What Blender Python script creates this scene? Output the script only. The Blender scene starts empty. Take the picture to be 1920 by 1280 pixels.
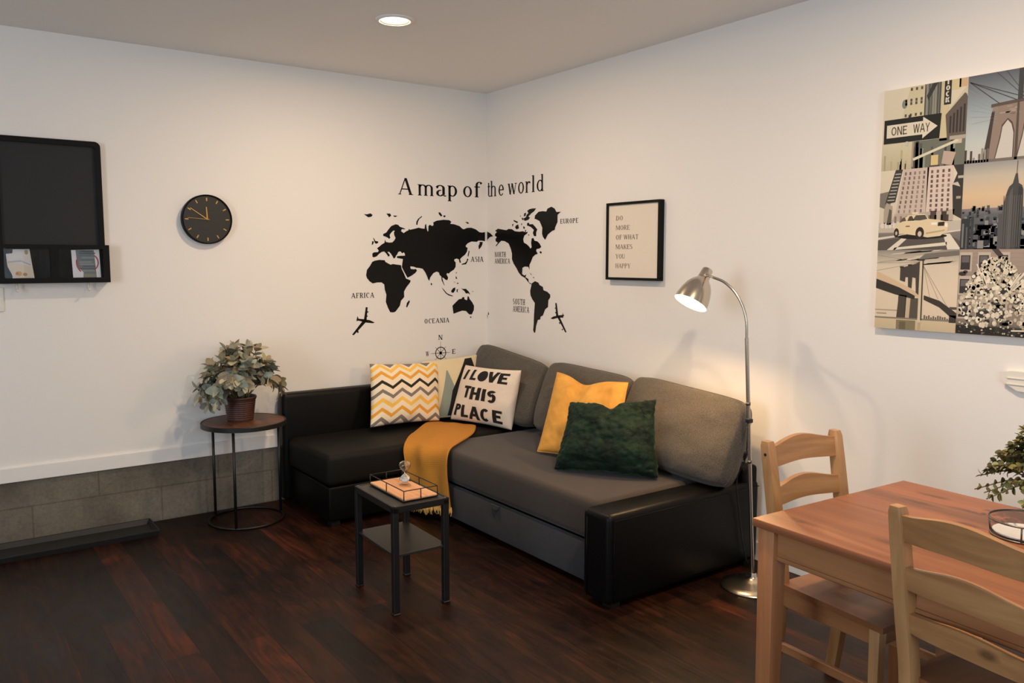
import bpy, bmesh, math, random
from mathutils import Vector, Matrix, noise, geometry

PI = math.pi
S = bpy.context.scene
COL = S.collection
D = bpy.data

# ------------------------------------------------------------------ camera
cam_d = D.cameras.new('camera')
cam_d.sensor_width = 36.0
cam_d.lens = 28.95
cam_d.clip_start = 0.05
cam = D.objects.new('camera', cam_d)
COL.objects.link(cam)
cam.location = (-3.201, -4.730, 1.433)
cam.rotation_euler = (math.radians(90 - 5.659), 0, math.radians(-35.824))
S.camera = cam
S.view_settings.view_transform = 'Standard'
S.view_settings.look = 'None'
S.view_settings.gamma = 1.0
S.view_settings.use_curve_mapping = False
S.view_settings.exposure = 0.06

# ------------------------------------------------------------------ world
W = D.worlds.new('world')
S.world = W
W.use_nodes = True
W.node_tree.nodes['Background'].inputs[0].default_value = (0.55, 0.65, 0.8, 1)
W.node_tree.nodes['Background'].inputs[1].default_value = 0.10

# ------------------------------------------------------------------ room lights
HT = 2.55
def light(name, kind, loc, energy, color, size=0.1, rot=(0, 0, 0), **kw):
    l = D.lights.new(name, kind)
    l.energy = energy
    l.color = color
    if kind == 'AREA':
        l.shape = kw.get('shape', 'DISK')
        l.size = size
        if 'size_y' in kw:
            l.size_y = kw['size_y']
    elif kind == 'POINT':
        l.shadow_soft_size = size
    o = D.objects.new(name, l)
    o.location = loc
    o.rotation_euler = rot
    COL.objects.link(o)
    return o
WARM = (1.0, 0.75, 0.51)
DOWNLIGHTS = [(-1.316, -1.182), (-1.35, -3.5)]
DOWN_E = [18.5, 31]
for (x, y), e in zip(DOWNLIGHTS, DOWN_E):
    light('downlight_lamp', 'AREA', (x, y, HT - 0.0075), e, WARM, 0.10)
# daylight from the window in the wall behind the camera
light('window_daylight', 'AREA', (-2.9, -6.82, 1.55), 41, (0.76, 0.89, 1.04), 1.5, (PI / 2, 0, 0), shape='RECTANGLE', size_y=1.1)

# added cool fill lamp by the far left wall, brightens the right wall
light('fill_left', 'AREA', (-5.52, -3.3, 1.55), 47, (0.76, 0.89, 1.04), 1.5, (0, -PI / 2, 0), shape='RECTANGLE', size_y=1.1)

# ------------------------------------------------------------------ materials
def lin(c):
    return tuple((v / 12.92 if v <= 0.04045 else ((v + 0.055) / 1.055) ** 2.4) for v in (x / 255.0 for x in c))
def rgba(c):
    return (*lin(c), 1.0)
class NT:
    """small wrapper for building node trees"""
    def __init__(s, name):
        s.m = D.materials.new(name)
        s.m.use_nodes = True
        s.t = s.m.node_tree
        s.p = s.t.nodes['Principled BSDF']
    def n(s, typ, **kw):
        nd = s.t.nodes.new(typ)
        for k, v in kw.items():
            if k.startswith('i_'):
                nd.inputs[k[2:].replace('_', ' ')].default_value = v
            else:
                setattr(nd, k, v)
        return nd
    def l(s, a, b):
        s.t.links.new(a, b)
    def math(s, op, a, b=None):
        nd = s.n('ShaderNodeMath', operation=op)
        for i, v in enumerate((a, b)):
            if v is None:
                continue
            if isinstance(v, (int, float)):
                nd.inputs[i].default_value = v
            else:
                s.l(v, nd.inputs[i])
        return nd.outputs[0]
    def coords(s, scale=(1, 1, 1), kind='Object', rot=(0, 0, 0)):
        tc = s.n('ShaderNodeTexCoord')
        mp = s.n('ShaderNodeMapping')
        mp.inputs['Scale'].default_value = scale
        mp.inputs['Rotation'].default_value = rot
        s.l(tc.outputs[kind], mp.inputs['Vector'])
        return mp.outputs[0]
    def noise(s, vec, scale, detail=4, rough=0.5, dist=0.0):
        nd = s.n('ShaderNodeTexNoise')
        nd.inputs['Scale'].default_value = scale
        nd.inputs['Detail'].default_value = detail
        nd.inputs['Roughness'].default_value = rough
        nd.inputs['Distortion'].default_value = dist
        s.l(vec, nd.inputs['Vector'])
        return nd.outputs['Fac']
    def ramp(s, fac, stops, interp='LINEAR'):
        nd = s.n('ShaderNodeValToRGB')
        nd.color_ramp.interpolation = interp
        els = nd.color_ramp.elements
        while len(els) < len(stops):
            els.new(0.5)
        for e, (p, c) in zip(els, stops):
            e.position = p
            e.color = c
        s.l(fac, nd.inputs[0])
        return nd.outputs[0]
    def mix(s, fac, a, b, blend='MIX'):
        nd = s.n('ShaderNodeMix', data_type='RGBA', blend_type=blend)
        for sock, v in ((nd.inputs[0], fac), (nd.inputs[6], a), (nd.inputs[7], b)):
            if isinstance(v, (int, float)):
                sock.default_value = v
            elif isinstance(v, tuple):
                sock.default_value = v
            else:
                s.l(v, sock)
        return nd.outputs[2]
    def bump(s, h, strength=0.2, dist=0.01):
        nd = s.n('ShaderNodeBump')
        nd.inputs['Strength'].default_value = strength
        nd.inputs['Distance'].default_value = dist
        s.l(h, nd.inputs['Height'])
        s.l(nd.outputs[0], s.p.inputs['Normal'])
    def base(s, v):
        if isinstance(v, tuple):
            s.p.inputs['Base Color'].default_value = v
        else:
            s.l(v, s.p.inputs['Base Color'])
    def set(s, **kw):
        for k, v in kw.items():
            s.p.inputs[k.replace('_', ' ')].default_value = v
def plain(name, c, rough=0.5, metal=0.0, bump=None, **kw):
    t = NT(name)
    t.base(rgba(c))
    t.set(Roughness=rough, Metallic=metal, **kw)
    if bump:
        t.bump(t.noise(t.coords(), bump[0], 3), bump[1], 0.004)
    return t.m
M = {}
M['wall'] = plain('wall_paint', (240, 235, 228), 0.62, bump=(60, 0.05))
M['trim'] = plain('white_trim', (240, 235, 228), 0.45)
M['ceiling'] = plain('ceiling_paint', (243, 240, 236), 0.85, bump=(90, 0.12))
def mat_concrete():
    t = NT('bare_concrete')
    v = t.coords()
    big = t.noise(v, 2.2, 6, 0.6)
    fine = t.noise(v, 55, 5, 0.7)
    c = t.ramp(big, [(0.30, rgba((92, 86, 76))), (0.5, rgba((120, 113, 101))), (0.72, rgba((142, 135, 122)))])
    c = t.mix(0.35, c, t.ramp(fine, [(0.35, rgba((92, 86, 76))), (0.6, rgba((178, 168, 152)))]), 'OVERLAY')
    st = t.noise(t.coords((5, 5, 9)), 1.7, 3, 0.6)
    c = t.mix(t.ramp(st, [(0.66, (0, 0, 0, 1)), (0.74, (0.7, 0.7, 0.7, 1))]), c, rgba((74, 64, 54)))
    br = t.n('ShaderNodeTexBrick')
    sx = t.n('ShaderNodeSeparateXYZ')
    t.l(t.coords(), sx.inputs[0])
    cb = t.n('ShaderNodeCombineXYZ')
    t.l(sx.outputs[0], cb.inputs[0])
    t.l(sx.outputs[2], cb.inputs[1])
    t.l(cb.outputs[0], br.inputs['Vector'])
    br.inputs['Scale'].default_value = 1.0
    br.inputs['Brick Width'].default_value = 0.62
    br.inputs['Row Height'].default_value = 0.19
    br.inputs['Mortar Size'].default_value = 0.004
    br.inputs['Color1'].default_value = (1, 1, 1, 1)
    br.inputs['Color2'].default_value = (1, 1, 1, 1)
    br.inputs['Mortar'].default_value = (0.72, 0.70, 0.66, 1)
    c = t.mix(1.0, c, br.outputs[0], 'MULTIPLY')
    t.base(c)
    t.set(Roughness=0.9)
    t.bump(fine, 0.35, 0.006)
    return t.m
M['concrete'] = mat_concrete()
def mat_floor():
    t = NT('dark_hickory_planks')
    sx = t.n('ShaderNodeSeparateXYZ')
    t.l(t.coords(), sx.inputs[0])
    cb = t.n('ShaderNodeCombineXYZ')
    t.l(sx.outputs[1], cb.inputs[0])
    t.l(sx.outputs[0], cb.inputs[1])
    br = t.n('ShaderNodeTexBrick')
    br.offset = 0.37
    t.l(cb.outputs[0], br.inputs['Vector'])
    for k, v in (('Scale', 1.0), ('Brick Width', 1.25), ('Row Height', 0.128), ('Mortar Size', 0.0016), ('Mortar Smooth', 0.2), ('Bias', 0.0)):
        br.inputs[k].default_value = v
    br.inputs['Color1'].default_value = (0, 0, 0, 1)
    br.inputs['Color2'].default_value = (1, 1, 1, 1)
    br.inputs['Mortar'].default_value = (0.5, 0.5, 0.5, 1)
    tone = t.ramp(br.outputs[0], [(0.0, rgba((44, 30, 22))), (0.4, rgba((58, 36, 24))), (0.75, rgba((70, 42, 27))), (1.0, rgba((96, 54, 32)))])
    g1 = t.noise(t.coords((15, 1.6, 1)), 1.0, 8, 0.66, 2.2)
    c = t.mix(0.9, tone, t.ramp(g1, [(0.30, rgba((52, 46, 42))), (0.5, rgba((146, 132, 122))), (0.70, rgba((220, 190, 168)))]), 'OVERLAY')
    g2 = t.noise(t.coords((4.2, 2.0, 1)), 1.5, 5, 0.65, 1.2)
    c = t.mix(0.8, c, t.ramp(g2, [(0.34, rgba((96, 92, 90))), (0.52, rgba((200, 190, 182))), (0.66, rgba((255, 236, 220)))]), 'MULTIPLY')
    g3 = t.noise(t.coords((60, 5, 1)), 1.0, 4, 0.7, 0.6)
    c = t.mix(0.35, c, t.ramp(g3, [(0.35, rgba((80, 74, 70))), (0.65, rgba((190, 180, 172)))]), 'OVERLAY')
    kn = t.n('ShaderNodeTexVoronoi')
    kn.inputs['Scale'].default_value = 1.0
    t.l(t.coords((2.6, 1.3, 1)), kn.inputs['Vector'])
    c = t.mix(t.ramp(kn.outputs['Distance'], [(0.05, (0.6, 0.6, 0.6, 1)), (0.20, (0, 0, 0, 1))]), c, rgba((24, 15, 11)))
    c = t.mix(t.math('MULTIPLY', br.outputs['Fac'], 0.85), c, rgba((12, 8, 6)))
    t.base(c)
    rg = t.ramp(g2, [(0.3, (0.36, 0.36, 0.36, 1)), (0.7, (0.50, 0.50, 0.50, 1))])
    t.l(rg, t.p.inputs['Roughness'])
    t.set(Specular_IOR_Level=0.22)
    h = t.math('ADD', t.math('MULTIPLY', g1, 0.6), t.math('MULTIPLY', br.outputs['Fac'], -0.9))
    t.bump(h, 0.3, 0.006)
    return t.m
M['floor'] = mat_floor()
def mat_wood(name, dark, mid, light_, scale=(14, 1.2, 14), rough=0.42, board=None, knots=True):
    """plain pine / stained wood, grain running along local y (scale chosen per use)"""
    t = NT(name)
    v = t.coords(scale)
    g = t.noise(v, 1.0, 6, 0.6, 0.9)
    c = t.ramp(g, [(0.25, rgba(dark)), (0.5, rgba(mid)), (0.75, rgba(light_))])
    if board:
        sx = t.n('ShaderNodeSeparateXYZ')
        t.l(t.coords(), sx.inputs[0])
        f = t.math('FLOOR', t.math('DIVIDE', sx.outputs[board[0]], board[1]))
        wn = t.n('ShaderNodeTexWhiteNoise', noise_dimensions='1D')
        t.l(f, wn.inputs['W'])
        c = t.mix(0.55, c, t.ramp(wn.outputs[0], [(0, rgba((104, 96, 92))), (0.5, rgba((140, 130, 124))), (1, rgba((172, 150, 136)))]), 'OVERLAY')
    if board and knots:
        kn = t.n('ShaderNodeTexVoronoi', voronoi_dimensions='2D')
        kn.inputs['Scale'].default_value = 1.0
        wv = t.n('ShaderNodeVectorMath', operation='ADD')
        t.l(t.coords((9, 2.4, 1)), wv.inputs[0])
        nz = t.n('ShaderNodeTexNoise'); nz.inputs['Scale'].default_value = 16; t.l(t.coords(), nz.inputs['Vector'])
        sc_ = t.n('ShaderNodeVectorMath', operation='SCALE'); sc_.inputs['Scale'].default_value = 0.22
        t.l(nz.outputs['Color'], sc_.inputs[0]); t.l(sc_.outputs[0], wv.inputs[1]); t.l(wv.outputs[0], kn.inputs['Vector'])
        sk = t.n('ShaderNodeSeparateColor'); t.l(kn.outputs['Color'], sk.inputs[0])
        on = t.math('GREATER_THAN', sk.outputs[0], 0.45)
        c = t.mix(t.math('MULTIPLY', on, t.ramp(kn.outputs['Distance'], [(0.05, (0.7, 0.7, 0.7, 1)), (0.17, (0, 0, 0, 1))])), c, rgba(tuple(int(x * 0.62) for x in dark)))
    elif knots:
        kn = t.n('ShaderNodeTexVoronoi')
        kn.inputs['Scale'].default_value = 1.0
        t.l(t.coords(tuple(s * 0.42 if s > 5 else s * 2.6 for s in scale)), kn.inputs['Vector'])
        c = t.mix(t.ramp(kn.outputs['Distance'], [(0.04, (0.75, 0.75, 0.75, 1)), (0.11, (0, 0, 0, 1))]), c, rgba(tuple(int(x * 0.55) for x in dark)))
    t.base(c)
    t.set(Roughness=rough)
    t.bump(g, 0.08, 0.003)
    return t.m
M['table_wood'] = mat_wood('stained_pine_table', (140, 86, 54), (178, 114, 74), (200, 136, 92), (11, 1.0, 11), 0.46, board=(0, 0.105))
M['table_leg'] = mat_wood('stained_pine_leg', (134, 84, 50), (164, 106, 66), (184, 126, 82), (14, 14, 1.3), 0.4)
M['apron'] = mat_wood('stained_pine_apron', (132, 84, 50), (156, 106, 66), (172, 122, 80), (14, 1.0, 14), 0.42)
M['chair_v'] = mat_wood('pine_chair_upright', (146, 104, 64), (172, 128, 82), (192, 148, 100), (16, 16, 1.4), 0.4, knots=False)
M['chair_h'] = mat_wood('pine_chair_rail', (140, 98, 60), (166, 120, 76), (186, 142, 94), (1.4, 16, 16), 0.4)
M['chair_seat'] = mat_wood('pine_chair_seat', (134, 82, 48), (158, 104, 64), (176, 122, 78), (14, 1.2, 14), 0.4, board=(0, 0.09))
M['round_wood'] = mat_wood('rustic_round_top', (78, 46, 30), (118, 74, 50), (150, 100, 70), (14, 1.6, 14), 0.45, board=(0, 0.07), knots=False)
M['tray_wood'] = mat_wood('pale_tray_wood', (196, 132, 88), (222, 162, 114), (236, 184, 136), (22, 2.4, 22), 0.5, knots=False)
def mat_fabric(name, c1, c2, scale=420, rough=0.95, big=6, sheen=0.15, bump=0.35):
    t = NT(name)
    v = t.coords()
    f = t.noise(v, scale, 2, 0.7)
    b = t.noise(v, big, 3, 0.6)
    c = t.ramp(f, [(0.36, rgba(c1)), (0.64, rgba(c2))])
    c = t.mix(0.22, c, t.ramp(b, [(0.3, rgba((90, 90, 90))), (0.7, rgba((170, 170, 170)))]), 'OVERLAY')
    t.base(c)
    t.set(Roughness=rough, Sheen_Weight=sheen, Specular_IOR_Level=0.2)
    t.bump(f, bump, 0.003)
    return t.m
M['grey_cushion'] = mat_fabric('grey_melange_weave', (66, 62, 57), (106, 99, 90), 330)
M['grey_seat'] = mat_fabric('dark_grey_seat_weave', (52, 45, 41), (74, 65, 59), 420)
M['grey_drawer'] = mat_fabric('dark_grey_front_weave', (46, 46, 48), (64, 64, 67), 420)
def mat_leather(name, c, rough=0.42):
    t = NT(name)
    t.base(rgba(c))
    vo = t.n('ShaderNodeTexVoronoi')
    vo.inputs['Scale'].default_value = 260
    t.l(t.coords(), vo.inputs['Vector'])
    t.set(Roughness=rough, Specular_IOR_Level=0.17)
    t.bump(vo.outputs['Distance'], 0.12, 0.002)
    return t.m
M['leather'] = mat_leather('black_faux_leather', (7, 7, 7))
M['chaise_cloth'] = mat_leather('black_chaise_cover', (22, 20, 17), 0.6)
M['black_metal'] = plain('black_powder_coat', (14, 14, 13), 0.45, 0.0)
M['black_top'] = plain('black_laminate_top', (34, 34, 31), 0.42)
M['black_frame'] = plain('black_frame_paint', (9, 9, 8), 0.6, Specular_IOR_Level=0.2)
M['vinyl'] = plain('black_wall_vinyl', (9, 9, 8), 0.35, Specular_IOR_Level=0.2)
M['steel'] = plain('brushed_steel', (200, 190, 176), 0.24, 1.0)
M['steel_dark'] = plain('dull_steel', (120, 116, 110), 0.4, 1.0)
M['shade_inner'] = plain('white_enamel_inside', (245, 238, 225), 0.5)
M['board'] = plain('charcoal_board', (27, 28, 29), 0.7, bump=(200, 0.1))
M['clock_face'] = plain('black_clock_face', (30, 30, 26), 0.5)
M['gold'] = plain('brass_gold', (196, 152, 82), 0.35, 0.6)
M['plastic_white'] = plain('white_plastic', (232, 226, 214), 0.4)
M['paper'] = plain('cream_paper', (232, 220, 202), 0.8)
M['ink'] = plain('grey_print_ink', (120, 104, 88), 0.8)
M['pot_brown'] = plain('brown_woven_pot', (70, 42, 34), 0.38)
M['pot_white'] = plain('white_glazed_pot', (236, 232, 226), 0.3)
M['soil'] = plain('dark_soil', (40, 30, 22), 0.95, bump=(90, 0.6))
M['rubber'] = plain('charcoal_rubber', (30, 30, 29), 0.6)
M['sand'] = plain('white_sand', (240, 236, 230), 0.9)
M['cable'] = plain('black_cable', (20, 20, 20), 0.5)
def mat_glass(name='clear_glass', rough=0.0):
    t = NT(name)
    t.base((1, 1, 1, 1))
    t.set(Roughness=rough, IOR=1.45)
    t.p.inputs['Transmission Weight'].default_value = 1.0
    return t.m
M['glass'] = mat_glass()
M['pane'] = mat_glass('thin_acrylic_pane')
M['pane'].node_tree.nodes['Principled BSDF'].inputs['IOR'].default_value = 1.12
def mat_emit(name, c, s):
    t = NT(name)
    t.base((1, 1, 1, 1))
    t.p.inputs['Emission Color'].default_value = rgba(c)
    t.p.inputs['Emission Strength'].default_value = s
    return t.m
M['glow'] = mat_emit('lit_lens', (255, 214, 140), 5.0)
M['bulb'] = mat_emit('lit_bulb', (255, 228, 170), 14.0)
def mat_vcol(name, rough=0.55):
    t = NT(name)
    a = t.n('ShaderNodeVertexColor', layer_name='Col')
    t.base(a.outputs['Color'])
    t.set(Roughness=rough, Specular_IOR_Level=0.3)
    return t.m
M['print'] = mat_vcol('printed_canvas')
def mat_leaf(name, c1, c2, c3, rough=0.6):
    t = NT(name)
    a = t.n('ShaderNodeVertexColor', layer_name='Col')
    n1 = t.noise(t.coords(), 14, 2)
    c = t.ramp(n1, [(0.3, rgba(c1)), (0.52, rgba(c2)), (0.7, rgba(c3))])
    c = t.mix(1.0, c, a.outputs['Color'], 'MULTIPLY')
    t.base(c)
    t.set(Roughness=rough, Specular_IOR_Level=0.3)
    return t.m
M['sage_leaf'] = mat_leaf('sage_grey_leaf', (150, 154, 130), (184, 178, 150), (204, 188, 160))
M['fern_leaf'] = mat_leaf('small_green_leaf', (92, 98, 52), (140, 136, 78), (182, 166, 108))
M['stem'] = plain('brown_green_stem', (96, 92, 62), 0.7)
def mat_chevron():
    t = NT('chevron_print')
    uv = t.n('ShaderNodeUVMap', uv_map='UV')
    sx = t.n('ShaderNodeSeparateXYZ')
    t.l(uv.outputs[0], sx.inputs[0])
    tri = t.math('PINGPONG', t.math('ADD', sx.outputs[0], 0.02), 0.133)
    v = t.math('ADD', t.math('SUBTRACT', 1.0, sx.outputs[1]), t.math('MULTIPLY', t.math('SUBTRACT', tri, 0.0665), 0.85))
    cream = rgba((244, 226, 196))
    Y, G, K, GR = rgba((246, 196, 92)), rgba((232, 164, 64)), rgba((52, 50, 40)), rgba((134, 124, 116))
    stops = [(0.0, GR)]
    for c, p, w in ((Y, 0.09, 0.062), (G, 0.215, 0.056), (K, 0.365, 0.058), (GR, 0.515, 0.058), (Y, 0.66, 0.064), (G, 0.81, 0.058), (GR, 0.955, 0.06)):
        stops += [(p - w / 2 - 0.0, c), (p + w / 2, cream)]
    stops.insert(1, (0.02, cream))
    c = t.ramp(v, stops, 'CONSTANT')
    f = t.noise(t.coords(), 500, 2)
    c = t.mix(0.12, c, t.ramp(f, [(0.3, (0.3, 0.3, 0.3, 1)), (0.7, (0.7, 0.7, 0.7, 1))]), 'OVERLAY')
    t.base(c)
    t.set(Roughness=0.9, Specular_IOR_Level=0.15)
    t.bump(f, 0.2, 0.002)
    return t.m
M['chevron'] = mat_chevron()
M['cream_cloth'] = mat_fabric('cream_cotton', (232, 216, 198), (244, 230, 212), 500, bump=0.2)
M['beige_cloth'] = mat_fabric('beige_cotton', (222, 206, 172), (234, 218, 186), 500, bump=0.2)
M['black_cloth'] = plain('black_fabric_print', (22, 20, 18), 0.9)
M['teal_cloth'] = plain('grey_teal_fabric_print', (138, 148, 138), 0.9)
M['green_tint_cloth'] = plain('pale_green_fabric_print', (176, 184, 158), 0.9)
def mat_velvet(name, c1, c2, sheen, tint, big=9, fine=260):
    t = NT(name)
    v = t.coords()
    b = t.noise(v, big, 4, 0.6, 0.6)
    f = t.noise(v, fine, 3, 0.7)
    c = t.ramp(b, [(0.34, rgba(c1)), (0.66, rgba(c2))])
    t.base(c)
    t.set(Roughness=0.75, Sheen_Weight=sheen, Sheen_Roughness=0.35, Specular_IOR_Level=0.2)
    t.p.inputs['Sheen Tint'].default_value = rgba(tint)
    t.bump(f, 0.35, 0.004)
    return t.m
M['mustard_velvet'] = mat_velvet('mustard_velvet', (206, 146, 62), (228, 168, 80), 0.35, (255, 220, 150))
M['green_plush'] = mat_velvet('dark_green_plush', (6, 16, 11), (24, 46, 33), 0.22, (150, 190, 160), 9, 150)
def mat_knit():
    t = NT('mustard_knit')
    uv = t.n('ShaderNodeUVMap', uv_map='UV')
    w = t.n('ShaderNodeTexWave', wave_type='BANDS', bands_direction='Y')
    w.inputs['Scale'].default_value = 46
    w.inputs['Distortion'].default_value = 0.6
    t.l(uv.outputs[0], w.inputs['Vector'])
    f = t.noise(t.coords(), 260, 3, 0.7)
    c = t.ramp(w.outputs['Fac'], [(0.1, rgba((172, 112, 40))), (0.8, rgba((204, 142, 60)))])
    c = t.mix(0.25, c, t.ramp(f, [(0.3, (0.25, 0.25, 0.25, 1)), (0.7, (0.75, 0.75, 0.75, 1))]), 'OVERLAY')
    t.base(c)
    t.set(Roughness=0.95, Sheen_Weight=0.03, Specular_IOR_Level=0.1)
    t.bump(t.math('ADD', w.outputs['Fac'], t.math('MULTIPLY', f, 0.5)), 0.25, 0.003)
    return t.m
M['knit'] = mat_knit()
M['fringe'] = plain('mustard_fringe', (226, 176, 92), 0.95)

# ------------------------------------------------------------------ object helpers
def prop(o, label=None, cat=None, group=None, kind=None):
    if label: o['label'] = label
    if cat: o['category'] = cat
    if group: o['group'] = group
    if kind: o['kind'] = kind
    return o
def thing(name, label, cat, loc=(0, 0, 0), rz=0.0, group=None):
    o = D.objects.new(name, None)
    o.location = loc
    o.rotation_euler = (0, 0, rz)
    o.empty_display_size = 0.1
    COL.objects.link(o)
    return prop(o, label, cat, group)
def obj(name, bm, mat, parent=None, smooth=False, origin=None, world=False):
    """link a bmesh as ONE mesh object; world=True: the bmesh is in world space, shift it to the parent's frame"""
    if world and parent is not None:
        root = parent
        off = Vector((0, 0, 0))
        while root is not None:
            off += root.location
            root = root.parent
        bmesh.ops.translate(bm, verts=bm.verts, vec=-off)
    if origin is not None:
        bmesh.ops.translate(bm, verts=bm.verts, vec=-Vector(origin))
    me = D.meshes.new(name)
    bm.to_mesh(me)
    bm.free()
    for m in (mat if isinstance(mat, (list, tuple)) else [mat]):
        me.materials.append(m)
    if smooth:
        for p in me.polygons:
            p.use_smooth = True
    o = D.objects.new(name, me)
    if origin is not None:
        o.location = origin
    COL.objects.link(o)
    if parent is not None:
        o.parent = parent
    return o
def smooth_by_angle(o, deg=40):
    me = o.data
    for p in me.polygons:
        p.use_smooth = True
    b = bmesh.new()
    b.from_mesh(me)
    for e in b.edges:
        if len(e.link_faces) == 2 and e.calc_face_angle(0) > math.radians(deg):
            e.smooth = False
    b.to_mesh(me)
    b.free()
    return o
BM = bmesh.new
def box(bm, c, s, bevel=0.0, seg=2, rot=None, taper=None):
    """box with centre c and size s (x,y,z)"""
    r = bmesh.ops.create_cube(bm, size=1.0)
    vs = r['verts']
    for v in vs:
        v.co = Vector((v.co.x * s[0], v.co.y * s[1], v.co.z * s[2]))
        if taper and v.co.z < 0:
            v.co.x *= taper
            v.co.y *= taper
    if bevel > 0:
        es = list({e for v in vs for e in v.link_edges})
        g = bmesh.ops.bevel(bm, geom=vs + es, offset=bevel, segments=seg, profile=0.5, affect='EDGES')
        vs = g['verts'] if g['verts'] else vs
        vs = list({v for f in g['faces'] for v in f.verts} | set(v for v in vs if v.is_valid))
    if rot is not None:
        bmesh.ops.rotate(bm, verts=vs, cent=(0, 0, 0), matrix=rot)
    bmesh.ops.translate(bm, verts=vs, vec=c)
    return vs
def bbox(bm, lo, hi, bevel=0.0, seg=2):
    return box(bm, [(a + b) / 2 for a, b in zip(lo, hi)], [b - a for a, b in zip(lo, hi)], bevel, seg)
def tube(bm, pts, r, n=10, caps=True, closed=False):
    """round bar along a polyline; r one radius or a list"""
    pts = [Vector(p) for p in pts]
    N = len(pts)
    rs = r if isinstance(r, (list, tuple)) else [r] * N
    rings = []
    up = None
    for i, p in enumerate(pts):
        if closed:
            t = (pts[(i + 1) % N] - pts[i - 1]).normalized()
        else:
            t = (pts[min(i + 1, N - 1)] - pts[max(i - 1, 0)]).normalized()
        if up is None:
            up = Vector((0, 0, 1)) if abs(t.z) < 0.9 else Vector((1, 0, 0))
        a = t.cross(up)
        if a.length < 1e-5:
            a = t.cross(Vector((0, 1, 0)))
        a.normalize()
        b = a.cross(t).normalized()
        up = b
        rings.append([bm.verts.new(p + (a * math.cos(2 * PI * k / n) + b * math.sin(2 * PI * k / n)) * rs[i]) for k in range(n)])
    M_ = N if closed else N - 1
    for i in range(M_):
        A, B = rings[i], rings[(i + 1) % N]
        for k in range(n):
            bm.faces.new((A[k], A[(k + 1) % n], B[(k + 1) % n], B[k]))
    if caps and not closed:
        bm.faces.new(rings[0][::-1])
        bm.faces.new(rings[-1])
    return bm
def lathe(bm, prof, n=40, c=(0, 0, 0), cap_bottom=False, cap_top=False):
    rings = []
    for r, z in prof:
        rings.append([bm.verts.new((c[0] + r * math.cos(2 * PI * k / n), c[1] + r * math.sin(2 * PI * k / n), c[2] + z)) for k in range(n)])
    for A, B in zip(rings, rings[1:]):
        for k in range(n):
            bm.faces.new((A[k], A[(k + 1) % n], B[(k + 1) % n], B[k]))
    if cap_bottom:
        bm.faces.new(rings[0][::-1])
    if cap_top:
        bm.faces.new(rings[-1])
    return bm
def circle_pts(c, r, z, n=40, a0=0, a1=2 * PI):
    full = abs(a1 - a0 - 2 * PI) < 1e-6
    return [Vector((c[0] + r * math.cos(a0 + (a1 - a0) * k / (n if full else n - 1)), c[1] + r * math.sin(a0 + (a1 - a0) * k / (n if full else n - 1)), z)) for k in range(n)]
def prism(bm, poly, fn, d0, d1):
    """extrude a 2-D polygon: fn(u, v, d) -> 3-D point"""
    a = [bm.verts.new(fn(u, v, d0)) for u, v in poly]
    b = [bm.verts.new(fn(u, v, d1)) for u, v in poly]
    n = len(poly)
    f1 = bm.faces.new(a)
    f2 = bm.faces.new(b[::-1])
    for i in range(n):
        bm.faces.new((a[i], b[i], b[(i + 1) % n], a[(i + 1) % n]))
    bmesh.ops.triangulate(bm, faces=[f1, f2])
def catmull(pts, n=8):
    P = [Vector(p) for p in pts]
    P = [2 * P[0] - P[1]] + P + [2 * P[-1] - P[-2]]
    out = []
    for i in range(1, len(P) - 2):
        for k in range(n):
            t = k / n
            a, b, c, d = P[i - 1], P[i], P[i + 1], P[i + 2]
            out.append(0.5 * ((2 * b) + (c - a) * t + (2 * a - 5 * b + 4 * c - d) * t * t + (3 * b - 3 * c + d - a) * t ** 3))
    out.append(P[-2])
    return out

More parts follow.
